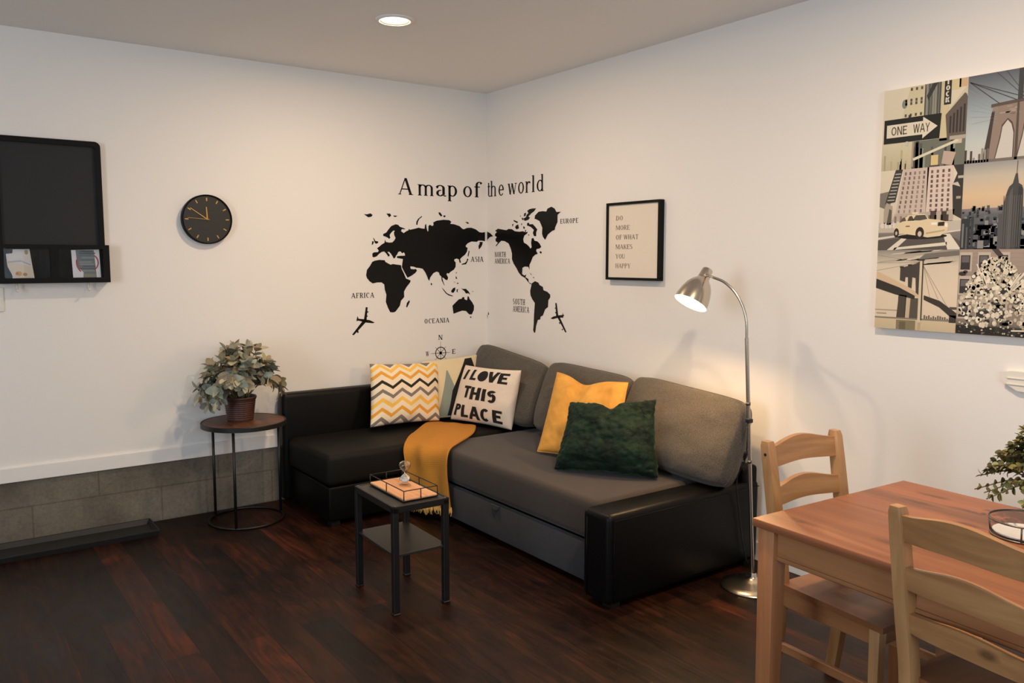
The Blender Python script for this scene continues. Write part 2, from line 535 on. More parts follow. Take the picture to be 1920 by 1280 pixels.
# ------------------------------------------------------------------ stroke lettering
# every glyph is a list of quads in units of the cap height; style: tw thick stroke, nw thin stroke, sf serif overhang, sh serif thickness
class Glyphs:
    def __init__(s, tw, nw, sf, sh, wid=1.0):
        s.tw, s.nw, s.sf, s.sh, s.wid = tw, nw, sf, sh, wid
    def strip(s, q, L, R):
        for i in range(len(L) - 1):
            q.append((L[i], R[i], R[i + 1], L[i + 1]))
    def ln(s, q, x0, y0, x1, y1, w, n=6):
        """stroke with horizontal cut ends; w is measured along x"""
        L = [(x0 + (x1 - x0) * i / n - w / 2, y0 + (y1 - y0) * i / n) for i in range(n + 1)]
        R = [(a + w, b) for a, b in L]
        M_ = [((a[0] + b[0]) / 2, a[1]) for a, b in zip(L, R)]
        s.strip(q, L, M_)
        s.strip(q, M_, R)
    def hl(s, q, x0, x1, y, w, n=6):
        L = [(x0 + (x1 - x0) * i / n, y - w / 2) for i in range(n + 1)]
        s.strip(q, L, [(a, b + w) for a, b in L])
    def arc(s, q, cx, cy, rx, ry, a0, a1, wx, wy, n=22):
        a0, a1 = math.radians(a0), math.radians(a1)
        L, R = [], []
        for i in range(n + 1):
            a = a0 + (a1 - a0) * i / n
            L.append((cx + rx * math.cos(a), cy + ry * math.sin(a)))
            R.append((cx + (rx - wx) * math.cos(a), cy + (ry - wy) * math.sin(a)))
        s.strip(q, L, R)
    def foot(s, q, x, y, w, l=1.0, r=1.0):
        if s.sf > 0:
            yy = y + s.sh / 2 if y < 0.5 else y - s.sh / 2
            if y < -0.1: yy = y + s.sh / 2
            s.hl(q, x - w / 2 - s.sf * l, x + w / 2 + s.sf * r, yy, s.sh, 2)
    def stem(s, q, x, y0, y1, w, f0=True, f1=True):
        s.ln(q, x, y0, x, y1, w)
        if f0: s.foot(q, x, y0, w)
        if f1: s.foot(q, x, y1, w)
    def get(s, ch):
        q = []
        t, n, e = s.tw, s.nw, max(s.nw, s.sh)
        W_ = 0.62
        f = s.foot
        if ch == 'A':
            W_ = 0.76
            s.ln(q, n / 2, 0, W_ / 2 - n * 0.2, 1, n); s.ln(q, W_ - t / 2, 0, W_ / 2, 1, t); s.hl(q, W_ * 0.2, W_ * 0.78, 0.34, e)
            f(q, n / 2, 0, n); f(q, W_ - t / 2, 0, t)
        elif ch == 'C':
            s.arc(q, W_ / 2, 0.5, W_ / 2, 0.5, 48, 312, t, e)
            if s.sf > 0: s.ln(q, W_ - n * 0.6, 0.68, W_ - n * 0.6, 0.98, n)
        elif ch == 'D':
            s.stem(q, t / 2, 0, 1, t); s.arc(q, 0.24, 0.5, 0.40, 0.5, -90, 90, t, e); s.hl(q, 0, 0.26, e / 2, e); s.hl(q, 0, 0.26, 1 - e / 2, e); W_ = 0.64
        elif ch == 'E':
            W_ = 0.54
            s.stem(q, t / 2, 0, 1, t); s.hl(q, 0, W_, e / 2, e); s.hl(q, 0, W_, 1 - e / 2, e); s.hl(q, 0, W_ * 0.84, 0.52, e)
            if s.sf > 0: s.ln(q, W_ - n / 2, 0, W_ - n / 2, 0.22, n); s.ln(q, W_ - n / 2, 0.78, W_ - n / 2, 1, n)
        elif ch == 'F':
            W_ = 0.52
            s.stem(q, t / 2, 0, 1, t); s.hl(q, 0, W_, 1 - e / 2, e); s.hl(q, 0, W_ * 0.84, 0.52, e)
            if s.sf > 0: s.ln(q, W_ - n / 2, 0.76, W_ - n / 2, 1, n)
        elif ch == 'H':
            s.stem(q, t / 2, 0, 1, t); s.stem(q, W_ - t / 2, 0, 1, t); s.hl(q, 0, W_, 0.5, e)
        elif ch == 'I':
            W_ = t; s.stem(q, t / 2, 0, 1, t)
        elif ch == 'K':
            s.stem(q, t / 2, 0, 1, t); s.ln(q, t, 0.42, W_ - n / 2, 1, n * 1.2); s.ln(q, t + 0.1, 0.55, W_ - t / 2, 0, t); f(q, W_ - t / 2, 0, t)
        elif ch == 'L':
            W_ = 0.5; s.stem(q, t / 2, 0, 1, t); s.hl(q, 0, W_, e / 2, e)
        elif ch == 'M':
            W_ = 0.84
            s.stem(q, n / 2, 0, 1, n); s.stem(q, W_ - t / 2, 0, 1, t); s.ln(q, t / 2, 1, W_ / 2, 0.1, t); s.ln(q, W_ / 2, 0.1, W_ - t / 2, 1, n)
        elif ch == 'N':
            s.stem(q, n / 2, 0, 1, n); s.stem(q, W_ - n / 2, 0, 1, n); s.ln(q, t / 2, 1, W_ - t / 2, 0, t)
        elif ch == 'O':
            W_ = 0.66; s.arc(q, W_ / 2, 0.5, W_ / 2, 0.5, 0, 360, t, e, 32)
        elif ch == 'P':
            W_ = 0.56
            s.stem(q, t / 2, 0, 1, t); s.arc(q, 0.27, 0.735, 0.29, 0.265, -90, 90, t, e); s.hl(q, 0, 0.28, 1 - e / 2, e); s.hl(q, 0, 0.28, 0.47 + e / 2, e)
        elif ch == 'R':
            W_ = 0.62
            s.stem(q, t / 2, 0, 1, t); s.arc(q, 0.27, 0.735, 0.29, 0.265, -90, 90, t, e); s.hl(q, 0, 0.28, 1 - e / 2, e); s.hl(q, 0, 0.28, 0.47 + e / 2, e)
            s.ln(q, 0.3, 0.5, W_ - t / 2, 0, t); f(q, W_ - t / 2, 0, t, 0.2, 1)
        elif ch == 'S':
            W_ = 0.52
            s.arc(q, W_ / 2, 0.735, W_ / 2, 0.265, 40, 270, t * 0.9, e, 18); s.arc(q, W_ / 2, 0.265 + e / 2, W_ / 2, 0.265 + e / 2, 90, -140, t * 0.9, e, 18)
        elif ch == 'T':
            W_ = 0.6; s.stem(q, W_ / 2, 0, 1, t, True, False); s.hl(q, 0, W_, 1 - e / 2, e)
            if s.sf > 0: s.ln(q, n / 2, 0.78, n / 2, 1, n); s.ln(q, W_ - n / 2, 0.78, W_ - n / 2, 1, n)
        elif ch == 'U':
            s.ln(q, t / 2, 0.3, t / 2, 1, t); s.ln(q, W_ - n / 2, 0.3, W_ - n / 2, 1, n); s.arc(q, W_ / 2, 0.31, W_ / 2, 0.31, 180, 360, t, e, 16)
            f(q, t / 2, 1, t); f(q, W_ - n / 2, 1, n)
        elif ch == 'V':
            W_ = 0.66; s.ln(q, t / 2, 1, W_ / 2, 0, t); s.ln(q, W_ - n / 2, 1, W_ / 2, 0, n)
        elif ch == 'W':
            W_ = 0.98
            s.ln(q, t / 2, 1, W_ * 0.29, 0, t); s.ln(q, W_ * 0.29, 0, W_ * 0.5, 1, n); s.ln(q, W_ * 0.5, 1, W_ * 0.73, 0, t); s.ln(q, W_ * 0.73, 0, W_ - n / 2, 1, n)
            f(q, t / 2, 1, t); f(q, W_ - n / 2, 1, n)
        elif ch == 'Y':
            W_ = 0.66; s.ln(q, t / 2, 1, W_ / 2, 0.45, t); s.ln(q, W_ - n / 2, 1, W_ / 2, 0.45, n); s.stem(q, W_ / 2, 0, 0.48, t, True, False)
            f(q, t / 2, 1, t); f(q, W_ - n / 2, 1, n)
        # lower case: x-height 0.68
        elif ch == 'm':
            W_ = 1.12; X = 0.68
            s.stem(q, 0.14, 0, X, t, True, False); s.hl(q, 0.0, 0.14, X - s.sh / 2, s.sh, 2)
            for k in (0.14, 0.56):
                s.arc(q, k + 0.21, X - 0.2, 0.21 + t / 2, 0.2, 0, 170, t, n, 14); s.stem(q, k + 0.42, 0, X - 0.19, t, True, False)
        elif ch == 'h':
            W_ = 0.70
            s.stem(q, 0.14, 0, 1.0, t, True, False); s.hl(q, 0.0, 0.14, 1.0 - s.sh / 2, s.sh, 2)
            s.arc(q, 0.35, 0.48, 0.21 + t / 2, 0.2, 0, 170, t, n, 14); s.stem(q, 0.56, 0, 0.49, t, True, False)
        elif ch == 'a':
            W_ = 0.58
            s.arc(q, 0.24, 0.5, 0.2 + t / 2, 0.19, 0, 160, t, n, 14); s.ln(q, 0.44, 0.1, 0.44, 0.51, t)
            s.arc(q, 0.24, 0.19, 0.24, 0.2, 70, 330, t, n, 20); s.arc(q, 0.52, 0.09, 0.12, 0.1, 180, 320, n * 1.4, n, 10)
            s.arc(q, 0.07, 0.54, 0.065, 0.07, 0, 360, 0.064, 0.069, 12)
        elif ch == 'p':
            W_ = 0.66
            s.stem(q, 0.14, -0.3, 0.68, t, True, False); s.hl(q, 0.0, 0.14, 0.68 - s.sh / 2, s.sh, 2)
            s.arc(q, 0.33, 0.34, 0.32, 0.345, -150, 150, t, n, 26)
        elif ch == 'd':
            W_ = 0.70
            s.stem(q, 0.54, 0, 1.0, t, False, False); s.hl(q, 0.42, 0.54, 1.0 - s.sh / 2, s.sh, 2); s.hl(q, 0.54, 0.68, s.sh / 2, s.sh, 2)
            s.arc(q, 0.33, 0.34, 0.32, 0.345, 30, 330, t, n, 26)
        elif ch == 'o':
            W_ = 0.64; s.arc(q, 0.32, 0.34, 0.32, 0.35, 0, 360, t, n, 30)
        elif ch == 'e':
            W_ = 0.58; s.arc(q, 0.3, 0.34, 0.3, 0.35, 0, 318, t, n, 28); s.hl(q, 0.06, 0.59, 0.36, n)
        elif ch == 'f':
            W_ = 0.50; s.stem(q, 0.18, 0, 0.8, t, True, False); s.arc(q, 0.37, 0.78, 0.19 + t / 2, 0.22, 180, 40, t, n, 14); s.hl(q, 0.02, 0.40, 0.66, n)
            s.arc(q, 0.46, 0.90, 0.06, 0.065, 0, 360, 0.059, 0.064, 12)
        elif ch == 't':
            W_ = 0.42; s.ln(q, 0.16, 0.14, 0.16, 0.9, t); s.hl(q, 0.02, 0.36, 0.66, n); s.arc(q, 0.29, 0.15, 0.13 + t / 2, 0.15, 180, 320, t * 0.8, n, 12)
        elif ch == 'r':
            W_ = 0.50; s.stem(q, 0.14, 0, 0.68, t, True, False); s.hl(q, 0.0, 0.14, 0.68 - s.sh / 2, s.sh, 2); s.arc(q, 0.36, 0.46, 0.2, 0.22, 170, 70, n * 1.3, n * 1.4, 10)
            s.arc(q, 0.43, 0.6, 0.06, 0.065, 0, 360, 0.059, 0.064, 12)
        elif ch == 'l':
            W_ = 0.26; s.stem(q, 0.13, 0, 1.0, t, True, False); s.hl(q, 0.0, 0.13, 1.0 - s.sh / 2, s.sh, 2)
        elif ch == 'w':
            W_ = 0.92; X = 0.68
            s.ln(q, t / 2 + 0.05, X, W_ * 0.31, 0, t); s.ln(q, W_ * 0.31, 0, W_ * 0.5, X, n); s.ln(q, W_ * 0.5, X, W_ * 0.72, 0, t); s.ln(q, W_ * 0.72, 0, W_ - 0.06, X, n)
            s.hl(q, 0, 0.22, X - s.sh / 2, s.sh, 2); s.hl(q, W_ - 0.18, W_ + 0.02, X - s.sh / 2, s.sh, 2); s.hl(q, W_ * 0.4, W_ * 0.58, X - s.sh / 2, s.sh, 2)
        elif ch == ' ':
            W_ = 0.4
        return q, W_
    def text(s, txt, h, width=None, gap=0.14, x0=0.0, y0=0.0, slant=0.0):
        """quads of a whole line; scaled in x to the given width"""
        out, x = [], 0.0
        for ch in txt:
            q, w = s.get(ch)
            out += [[(p[0] + x, p[1]) for p in f_] for f_ in q]
            x += w + gap
        x -= gap
        k = (width / x) if width else h
        return [[(x0 + p[0] * k + slant * p[1] * h, y0 + p[1] * h) for p in f_] for f_ in out]
def quads(bm, qs, fn):
    for q in qs:
        try:
            bm.faces.new([bm.verts.new(fn(u, v)) for u, v in q])
        except ValueError:
            pass
    return bm

# ================================================================== the room
X0, Y0 = -5.6, -6.95          # far corner of the room behind the camera
def struct(name, bm, mat, label=None):
    o = obj(name, bm, mat)
    prop(o, label, None, None, 'structure')
    return o
b = BM(); bbox(b, (X0, Y0, -0.1), (0, 0, 0)); struct('floor', b, M['floor'], 'dark reddish brown hickory plank floor')
b = BM(); bbox(b, (X0 - .1, Y0 - .1, HT), (0.1, 0.1, HT + 0.1)); struct('ceiling', b, M['ceiling'], 'plain off-white ceiling')
b = BM(); bbox(b, (X0, 0, 0.33), (0.1, 0.1, HT)); struct('wall_left', b, M['wall'], 'cream painted wall behind the chaise, clock and chalkboard')
b = BM(); bbox(b, (X0, 0.0015, 0), (0.0, 0.1, 0.33)); struct('trim_1', b, M['concrete'], 'bare concrete block strip along the foot of the left wall')
b = BM(); bbox(b, (X0, -0.014, 0.327), (0, 0, 0.402), 0.003); struct('baseboard_left', b, M['trim'], 'white trim board capping the bare concrete')
b = BM(); bbox(b, (0, Y0, 0), (0.1, 0, HT)); struct('wall_right', b, M['wall'], 'cream painted wall behind the sofa back')
b = BM(); bbox(b, (-0.012, Y0, 0), (0, 0, 0.09), 0.003); struct('baseboard_right', b, M['trim'], 'white baseboard along the right wall')
b = BM(); bbox(b, (X0 - .1, Y0, 0), (X0, 0.1, HT)); struct('wall_far_left', b, M['wall'])
b = BM()
wx0, wx1, wz0, wz1 = -3.7, -2.1, 0.95, 2.15
bbox(b, (X0, Y0 - .1, 0), (wx0, Y0, HT)); bbox(b, (wx1, Y0 - .1, 0), (0.1, Y0, HT)); bbox(b, (wx0, Y0 - .1, 0), (wx1, Y0, wz0)); bbox(b, (wx0, Y0 - .1, wz1), (wx1, Y0, HT))
struct('wall_back', b, M['wall'])
b = BM()
for lo, hi in (((wx0, wz0), (wx1, wz0 + .06)), ((wx0, wz1 - .06), (wx1, wz1)), ((wx0, wz0), (wx0 + .06, wz1)), ((wx1 - .06, wz0), (wx1, wz1)), ((-2.93, wz0), (-2.87, wz1))):
    bbox(b, (lo[0], Y0 - .08, lo[1]), (hi[0], Y0 - .03, hi[1]))
struct('window_1', b, M['trim'])

# ------------------------------------------------------------------ recessed ceiling lights
def downlight(x, y, label):
    t = thing('recessed_light', label, 'ceiling light', (x, y, HT), 0, 'recessed ceiling lights')
    b = BM(); lathe(b, [(0.064, -0.003), (0.070, -0.009), (0.086, -0.007), (0.090, 0.0)], 48)
    obj('trim_ring', b, M['ceiling'], t, True)
    b = BM(); lathe(b, [(0.0005, -0.0045), (0.040, -0.0045), (0.064, -0.003)], 48)
    obj('lens', b, M['glow'], t, True)
    return t
downlight(*DOWNLIGHTS[0], 'round recessed ceiling light glowing warm above the sofa corner')
downlight(*DOWNLIGHTS[1], 'round recessed ceiling light above the dining table')

# ------------------------------------------------------------------ wall decals: the map
WL = lambda d=0.0008: (lambda u, v: Vector((u, -d, v)))
WR = lambda d=0.0008: (lambda u, v: Vector((-d, -u, v)))       # u runs left to right, i.e. towards -y
MAP_LEFT={
'eurasia':[[(-868,1452),(-869,1472),(-858,1480),(-829,1482),(-824,1492),(-836,1506),(-823,1514),(-802,1530),(-783,1540),(-779,1562),(-773,1546),(-750,1542),(-727,1544),(-712,1558),(-704,1572),(-713,1589),(-715,1606),(-709,1618),(-720,1618),(-736,1603),(-746,1589),(-741,1572),(-750,1565),(-759,1573),(-777,1580),(-792,1584),(-791,1596),(-769,1605),(-753,1626),(-733,1647),(-702,1659),(-683,1655),(-672,1644),(-633,1632),(-637,1628),(-658,1629),(-664,1616),(-645,1604),(-625,1617),(-611,1622),(-607,1633),(-600,1626),(-561,1634),(-536,1641),(-509,1636),(-491,1635),(-487,1660),(-479,1667),(-475,1639),(-469,1619),(-463,1620),(-462,1653),(-452,1662),(-432,1654),(-423,1661),(-425,1678),(-398,1690),(-348,1697),(-302,1696),(-286,1686),(-294,1672),(-264,1670),(-222,1659),(-200,1642),(-188,1638),(-161,1648),(-127,1650),(-92,1640),(-61,1621),(-38,1619),(-16,1623),(-16,1560),(-39,1564),(-70,1564),(-83,1555),(-127,1557),(-158,1544),(-173,1529),(-171,1519),(-158,1515),(-163,1489),(-180,1467),(-202,1453),(-219,1438),(-211,1413),(-224,1416),(-228,1435),(-245,1442),(-262,1438),(-266,1427),(-254,1417),(-254,1388),(-267,1369),(-297,1352),(-310,1341),(-320,1346),(-327,1337),(-314,1316),(-320,1298),(-335,1301),(-348,1312),(-360,1316),(-352,1287),(-340,1262),(-348,1269),(-365,1298),(-367,1323),(-381,1334),(-385,1349),(-402,1356),(-427,1346),(-452,1317),(-459,1296),(-466,1302),(-476,1325),(-488,1350),(-508,1375),(-533,1380),(-557,1382),(-574,1389),(-600,1391),(-597,1375),(-577,1372),(-557,1374),(-551,1362),(-565,1347),(-593,1330),(-621,1318),(-633,1337),(-648,1362),(-661,1386),(-658,1410),(-653,1438),(-675,1442),(-696,1446),(-696,1456),(-670,1459),(-637,1460),(-639,1474),(-647,1482),(-658,1474),(-665,1483),(-674,1488),(-686,1483),(-694,1467),(-702,1460),(-707,1448),(-718,1441),(-725,1452),(-736,1469),(-751,1484),(-763,1483),(-746,1462),(-756,1452),(-771,1472),(-786,1486),(-805,1482),(-824,1469),(-839,1455),(-858,1449)]],
'africa':[[(-870,1421),(-851,1428),(-821,1433),(-783,1431),(-779,1421),(-760,1411),(-741,1402),(-726,1407),(-706,1404),(-667,1399),(-663,1376),(-648,1348),(-632,1313),(-598,1300),(-602,1288),(-630,1257),(-648,1229),(-647,1194),(-671,1170),(-679,1139),(-711,1102),(-727,1097),(-750,1100),(-765,1128),(-780,1166),(-775,1211),(-786,1246),(-789,1277),(-808,1291),(-838,1291),(-869,1285),(-891,1299),(-909,1320),(-914,1337),(-908,1370),(-885,1397)]],
'australia':[[(-282,1126),(-252,1151),(-230,1168),(-208,1171),(-201,1182),(-186,1180),(-186,1167),(-165,1159),(-160,1185),(-151,1185),(-143,1166),(-125,1147),(-108,1120),(-110,1091),(-126,1062),(-148,1062),(-174,1086),(-204,1090),(-239,1081),(-274,1071),(-278,1097)]],
'islands':[[(-142,1047),(-130,1047),(-132,1037),(-141,1040)],[(-611,1173),(-606,1163),(-620,1137),(-628,1125),(-634,1130),(-628,1155)],[(-863,1573),(-852,1563),(-847,1552),(-826,1548),(-828,1539),(-842,1533),(-851,1541),(-856,1556)],[(-868,1550),(-856,1548),(-863,1529),(-872,1527)],[(-365,1252),(-349,1237),(-324,1211),(-302,1201),(-277,1192),(-281,1188),(-311,1196),(-332,1209),(-349,1228)],[(-292,1225),(-277,1243),(-258,1249),(-259,1231),(-272,1213),(-287,1214)],[(-247,1235),(-234,1236),(-241,1226),(-238,1214),(-249,1219)],[(-212,1245),(-199,1237),(-173,1237),(-151,1218),(-138,1197),(-156,1207),(-173,1205),(-186,1222),(-203,1234)],[(-125,1221),(-113,1218),(-120,1214)],[(-250,1355),(-245,1344),(-252,1340)],[(-254,1326),(-246,1315),(-242,1304),(-255,1308)],[(-246,1278),(-233,1280),(-235,1272),(-244,1272)],[(-268,1287),(-259,1284),(-266,1280)],[(-446,1283),(-437,1274),(-443,1264),(-449,1273)],[(-149,1497),(-143,1490),(-152,1453),(-158,1460)],[(-163,1442),(-152,1438),(-163,1416),(-172,1403),(-207,1400),(-205,1406),(-180,1413),(-167,1424)],[(-61,1555),(-34,1555),(-39,1535),(-52,1516),(-67,1503),(-70,1527),(-61,1542)],[(-922,1716),(-902,1715),(-876,1722),(-862,1711),(-872,1701),(-892,1697),(-907,1706)],[(-767,1724),(-740,1725),(-732,1712),(-748,1701),(-755,1711)],[(-717,1714),(-688,1712),(-702,1704),(-715,1707)],[(-511,1717),(-508,1712),(-529,1697),(-541,1676),(-543,1658),(-553,1660),(-551,1679),(-538,1698)],[(-385,1745),(-371,1744),(-355,1725),(-365,1717),(-381,1731)],[(-348,1725),(-331,1726),(-332,1716),(-344,1713)],[(-177,1687),(-157,1687),(-144,1679),(-157,1675)]],
'plane':[[(-984,1064),(-977,1084),(-971,1067),(-940,1063),(-895,1055),(-860,1038),(-873,1034),(-918,1040),(-974,1055),(-985,1051)],[(-920,1138),(-907,1136),(-916,1054),(-935,1055)],[(-943,1052),(-917,1047),(-1005,965),(-1017,969)],[(-915,1112),(-902,1110),(-902,1103),(-916,1103)],[(-917,1085),(-907,1083),(-909,1077),(-919,1076)],[(-977,998),(-971,981),(-979,976),(-986,988)]]}
MAP_RIGHT={
'chukotka':[[(-4,1624),(-6,1626),(-40,1615),(-78,1593),(-40,1589),(-13,1574),(-4,1562)]],
'north_america':[[(-101,1630),(-135,1642),(-187,1635),(-233,1629),(-258,1637),(-296,1634),(-328,1620),(-378,1615),(-421,1618),(-433,1610),(-445,1626),(-453,1623),(-444,1609),(-469,1613),(-463,1602),(-433,1589),(-421,1567),(-427,1545),(-463,1531),(-487,1516),(-497,1505),(-511,1512),(-505,1541),(-511,1569),(-529,1572),(-541,1554),(-570,1550),(-593,1536),(-611,1514),(-593,1504),(-564,1501),(-558,1490),(-576,1472),(-547,1465),(-523,1451),(-506,1423),(-488,1401),(-488,1369),(-476,1388),(-439,1390),(-413,1382),(-409,1342),(-433,1332),(-454,1339),(-446,1321),(-476,1311),(-482,1289),(-514,1280),(-500,1277),(-476,1289),(-440,1317),(-403,1328),(-372,1349),(-347,1378),(-315,1408),(-296,1437),(-296,1474),(-284,1504),(-258,1541),(-213,1557),(-174,1561),(-154,1550),(-114,1524),(-108,1530),(-134,1548),(-108,1558),(-105,1574),(-121,1585),(-98,1597),(-101,1608),(-121,1619)]],
'south_america':[[(-512,1283),(-548,1298),(-583,1289),(-595,1274),(-629,1264),(-635,1243),(-675,1234),(-704,1217),(-704,1200),(-685,1181),(-682,1139),(-653,1123),(-630,1083),(-607,1075),(-602,1056),(-578,1052),(-561,1014),(-551,970),(-540,966),(-529,983),(-535,1027),(-537,1078),(-546,1158),(-518,1182),(-500,1206),(-496,1235),(-506,1261)]],
'greenland':[[(-540,1692),(-546,1713),(-581,1734),(-621,1736),(-661,1732),(-672,1749),(-711,1759),(-744,1746),(-761,1724),(-804,1724),(-772,1707),(-772,1663),(-750,1633),(-745,1616),(-718,1610),(-678,1590),(-650,1557),(-627,1577),(-618,1598),(-621,1633),(-592,1676),(-558,1688)]],
'islands':[[(-599,1488),(-617,1483),(-611,1471),(-593,1478)],[(-488,1354),(-514,1338),(-506,1336)],[(-524,1326),(-542,1319),(-530,1317)],[(-557,1756),(-534,1738),(-510,1729),(-475,1709),(-493,1701),(-475,1688),(-439,1682),(-420,1697),(-451,1707),(-457,1721),(-475,1730),(-463,1745),(-486,1755),(-522,1758)],[(-487,1659),(-522,1659),(-546,1643),(-570,1624),(-558,1607),(-558,1582),(-535,1583),(-523,1604),(-534,1622),(-505,1640),(-481,1648),(-460,1652),(-463,1668),(-481,1670)],[(-340,1656),(-365,1663),(-375,1637),(-347,1631),(-330,1644)],[(-315,1694),(-365,1679),(-353,1671),(-315,1685)],[(-296,1665),(-315,1668),(-303,1649)],[(-384,1720),(-396,1716),(-390,1709)],[(-402,1705),(-420,1701),(-424,1686),(-408,1692)],[(-432,1732),(-453,1733),(-445,1714),(-426,1711)],[(-396,1665),(-408,1669),(-405,1654)],[(-421,1650),(-439,1642),(-433,1630),(-421,1636)],[(-469,1595),(-487,1593),(-481,1586)],[(-17,1077),(-27,1058),(-10,1053)],[(-4,1055),(-10,1049),(-4,1021),(-4,1026)]],
'plane':[[(-707,1068),(-733,1082),(-788,1093),(-824,1097),(-827,1111),(-834,1098),(-845,1096),(-834,1090),(-832,1080),(-788,1079),(-733,1066)],[(-754,1168),(-768,1167),(-785,1088),(-764,1085)],[(-773,1083),(-797,1085),(-865,996),(-854,990)],[(-749,1140),(-762,1136),(-752,1130)],[(-751,1112),(-768,1110),(-759,1101)],[(-788,1049),(-807,1051),(-802,1037)],[(-816,1007),(-835,1015),(-829,1003)]]}

def decal_poly(bm, pts, fn):
    co = [Vector((x / 1000, z / 1000)) for x, z in pts]
    n = len(co)
    vo, _, fo, *_r = geometry.delaunay_2d_cdt(co, [(i, (i + 1) % n) for i in range(n)], [list(range(n))], 1, 1e-5)
    vs = [bm.verts.new(fn(p.x, p.y)) for p in vo]
    for f in fo:
        bm.faces.new([vs[i] for i in f])
def fR(d=0.0008):
    return lambda y, z: Vector((-d, y, z))
t = thing('world_map_decal', 'black vinyl world map of continents spread across the wall corner', 'wall decal', (-0.001, -0.001, 1.3))
for key, nm in (('eurasia', 'eurasia'), ('africa', 'africa_shape'), ('australia', 'australia_shape')):
    b = BM()
    for pl in MAP_LEFT[key]: decal_poly(b, pl, WL())
    obj(nm, b, M['vinyl'], t, world=True)
for key, nm in (('chukotka', 'siberia_tip'), ('north_america', 'north_america_shape'), ('south_america', 'south_america_shape'), ('greenland', 'greenland_shape')):
    b = BM()
    for pl in MAP_RIGHT[key]: decal_poly(b, pl, fR())
    obj(nm, b, M['vinyl'], t, world=True)
for pl in MAP_LEFT['islands']:
    b = BM(); decal_poly(b, pl, WL()); obj('island', b, M['vinyl'], t, world=True)
for pl in MAP_RIGHT['islands']:
    b = BM(); decal_poly(b, pl, fR()); obj('island', b, M['vinyl'], t, world=True)
for data, fn, lab, org in ((MAP_LEFT['plane'], WL(), 'black airplane sticker below the word AFRICA', (-0.92, 0, 1.0)), (MAP_RIGHT['plane'], fR(), 'black airplane sticker right of South America on the right wall', (0, -0.85, 1.0))):
    b = BM()
    for pl in data: decal_poly(b, pl, fn)
    o = obj('airplane_decal', b, M['vinyl'], None, origin=org); prop(o, lab, 'wall decal', 'airplane stickers')
# heading, letter by letter with the wide spacing of the photograph
G_TITLE = Glyphs(0.15, 0.062, 0.055, 0.046)
TITLE_L = [('A', -0.674, 0.094), ('m', -0.539, 0.120), ('a', -0.401, 0.075), ('p', -0.314, 0.076), ('o', -0.191, 0.070), ('f', -0.104, 0.060)]
TITLE_R = [('t', 0.010, 0.038), ('h', 0.046, 0.070), ('e', 0.142, 0.060), ('w', 0.247, 0.100), ('o', 0.364, 0.064), ('r', 0.441, 0.056), ('l', 0.511, 0.030), ('d', 0.561, 0.074)]
t = thing('heading_decal', 'black serif heading reading A map of the world above the map', 'wall lettering', (-0.001, -0.001, 1.85))
for nm, lst, fn in (('left_words', TITLE_L, WL()), ('right_words', TITLE_R, WR())):
    for ch, x, w in lst:
        z = 1.848 + 0.009 * max(0, (x + 0.54) / 0.54) if nm == 'left_words' else 1.860
        b = BM(); quads(b, G_TITLE.text(ch, 0.105, w, x0=x, y0=z), fn); obj('letter', b, M['vinyl'], t, world=True)
G_SLAB = Glyphs(0.17, 0.085, 0.07, 0.075)
def wall_word(txt, u0, u1, z0, h, fn, org, lab):
    b = BM()
    lines = txt if isinstance(txt, list) else [(txt, u0, u1, z0)]
    for tx, a, c, z in lines:
        quads(b, G_SLAB.text(tx, h, c - a, gap=0.24 if len(tx) > 1 else 0, x0=a, y0=z), fn)
    o = obj('word_decal', b, M['vinyl'], None, origin=org)
    prop(o, lab, 'wall lettering', 'place names on the wall map')
wall_word('AFRICA', -1.016, -0.862, 1.196, 0.032, WL(), (-0.94, 0, 1.21), 'black word AFRICA on the left wall below the Africa shape')
wall_word('OCEANIA', -0.498, -0.309, 1.015, 0.031, WL(), (-0.4, 0, 1.03), 'black word OCEANIA on the left wall under Australia')
wall_word('ASIA', -0.131, -0.031, 1.420, 0.035, WL(), (-0.08, 0, 1.43), 'black word ASIA beside the wall corner')
wall_word('EUROPE', 0.801, 0.965, 1.652, 0.028, WR(), (0, -0.88, 1.66), 'black word EUROPE right of the Greenland shape')
wall_word([('NORTH', 0.098, 0.223, 1.452), ('AMERICA', 0.097, 0.272, 1.408)], 0, 0, 0, 0.034, WR(), (0, -0.18, 1.44), 'black two-line words NORTH AMERICA right of the wall corner')
wall_word([('SOUTH', 0.308, 0.438, 1.140), ('AMERICA', 0.308, 0.484, 1.092)], 0, 0, 0, 0.038, WR(), (0, -0.4, 1.13), 'black two-line words SOUTH AMERICA left of the South America shape')
# compass rose
t = thing('compass_decal', 'black compass rose sticker with N, W and E above the cushions', 'wall decal', (-0.377, -0.001, 0.81))
b = BM()
cx, cz = -0.377, 0.812
g = Glyphs(0.1, 0.1, 0, 0.1)
q = []
g.arc(q, cx, cz, 0.042, 0.042, 0, 360, 0.006, 0.006, 40); g.arc(q, cx, cz, 0.010, 0.010, 0, 360, 0.0099, 0.0099, 16)
for k in range(8):
    a = k * PI / 4
    L_ = (0.078 if k % 2 == 0 else 0.060)
    n_ = Vector((-math.sin(a), math.cos(a))) * 0.0022
    p0 = Vector((cx, cz)); p1 = p0 + Vector((math.cos(a), math.sin(a))) * L_
    q.append((tuple(p0 - n_), tuple(p1 - n_ * 0.3), tuple(p1 + n_ * 0.3), tuple(p0 + n_)))
quads(b, q, WL()); obj('rose', b, M['vinyl'], t, world=True)
for ch, a, c, z in (('N', -0.391, -0.364, 0.901), ('W', -0.490, -0.468, 0.797), ('E', -0.285, -0.262, 0.800)):
    b = BM(); quads(b, G_SLAB.text(ch, 0.032, c - a, x0=a, y0=z), WL()); obj('letter', b, M['vinyl'], t, world=True)

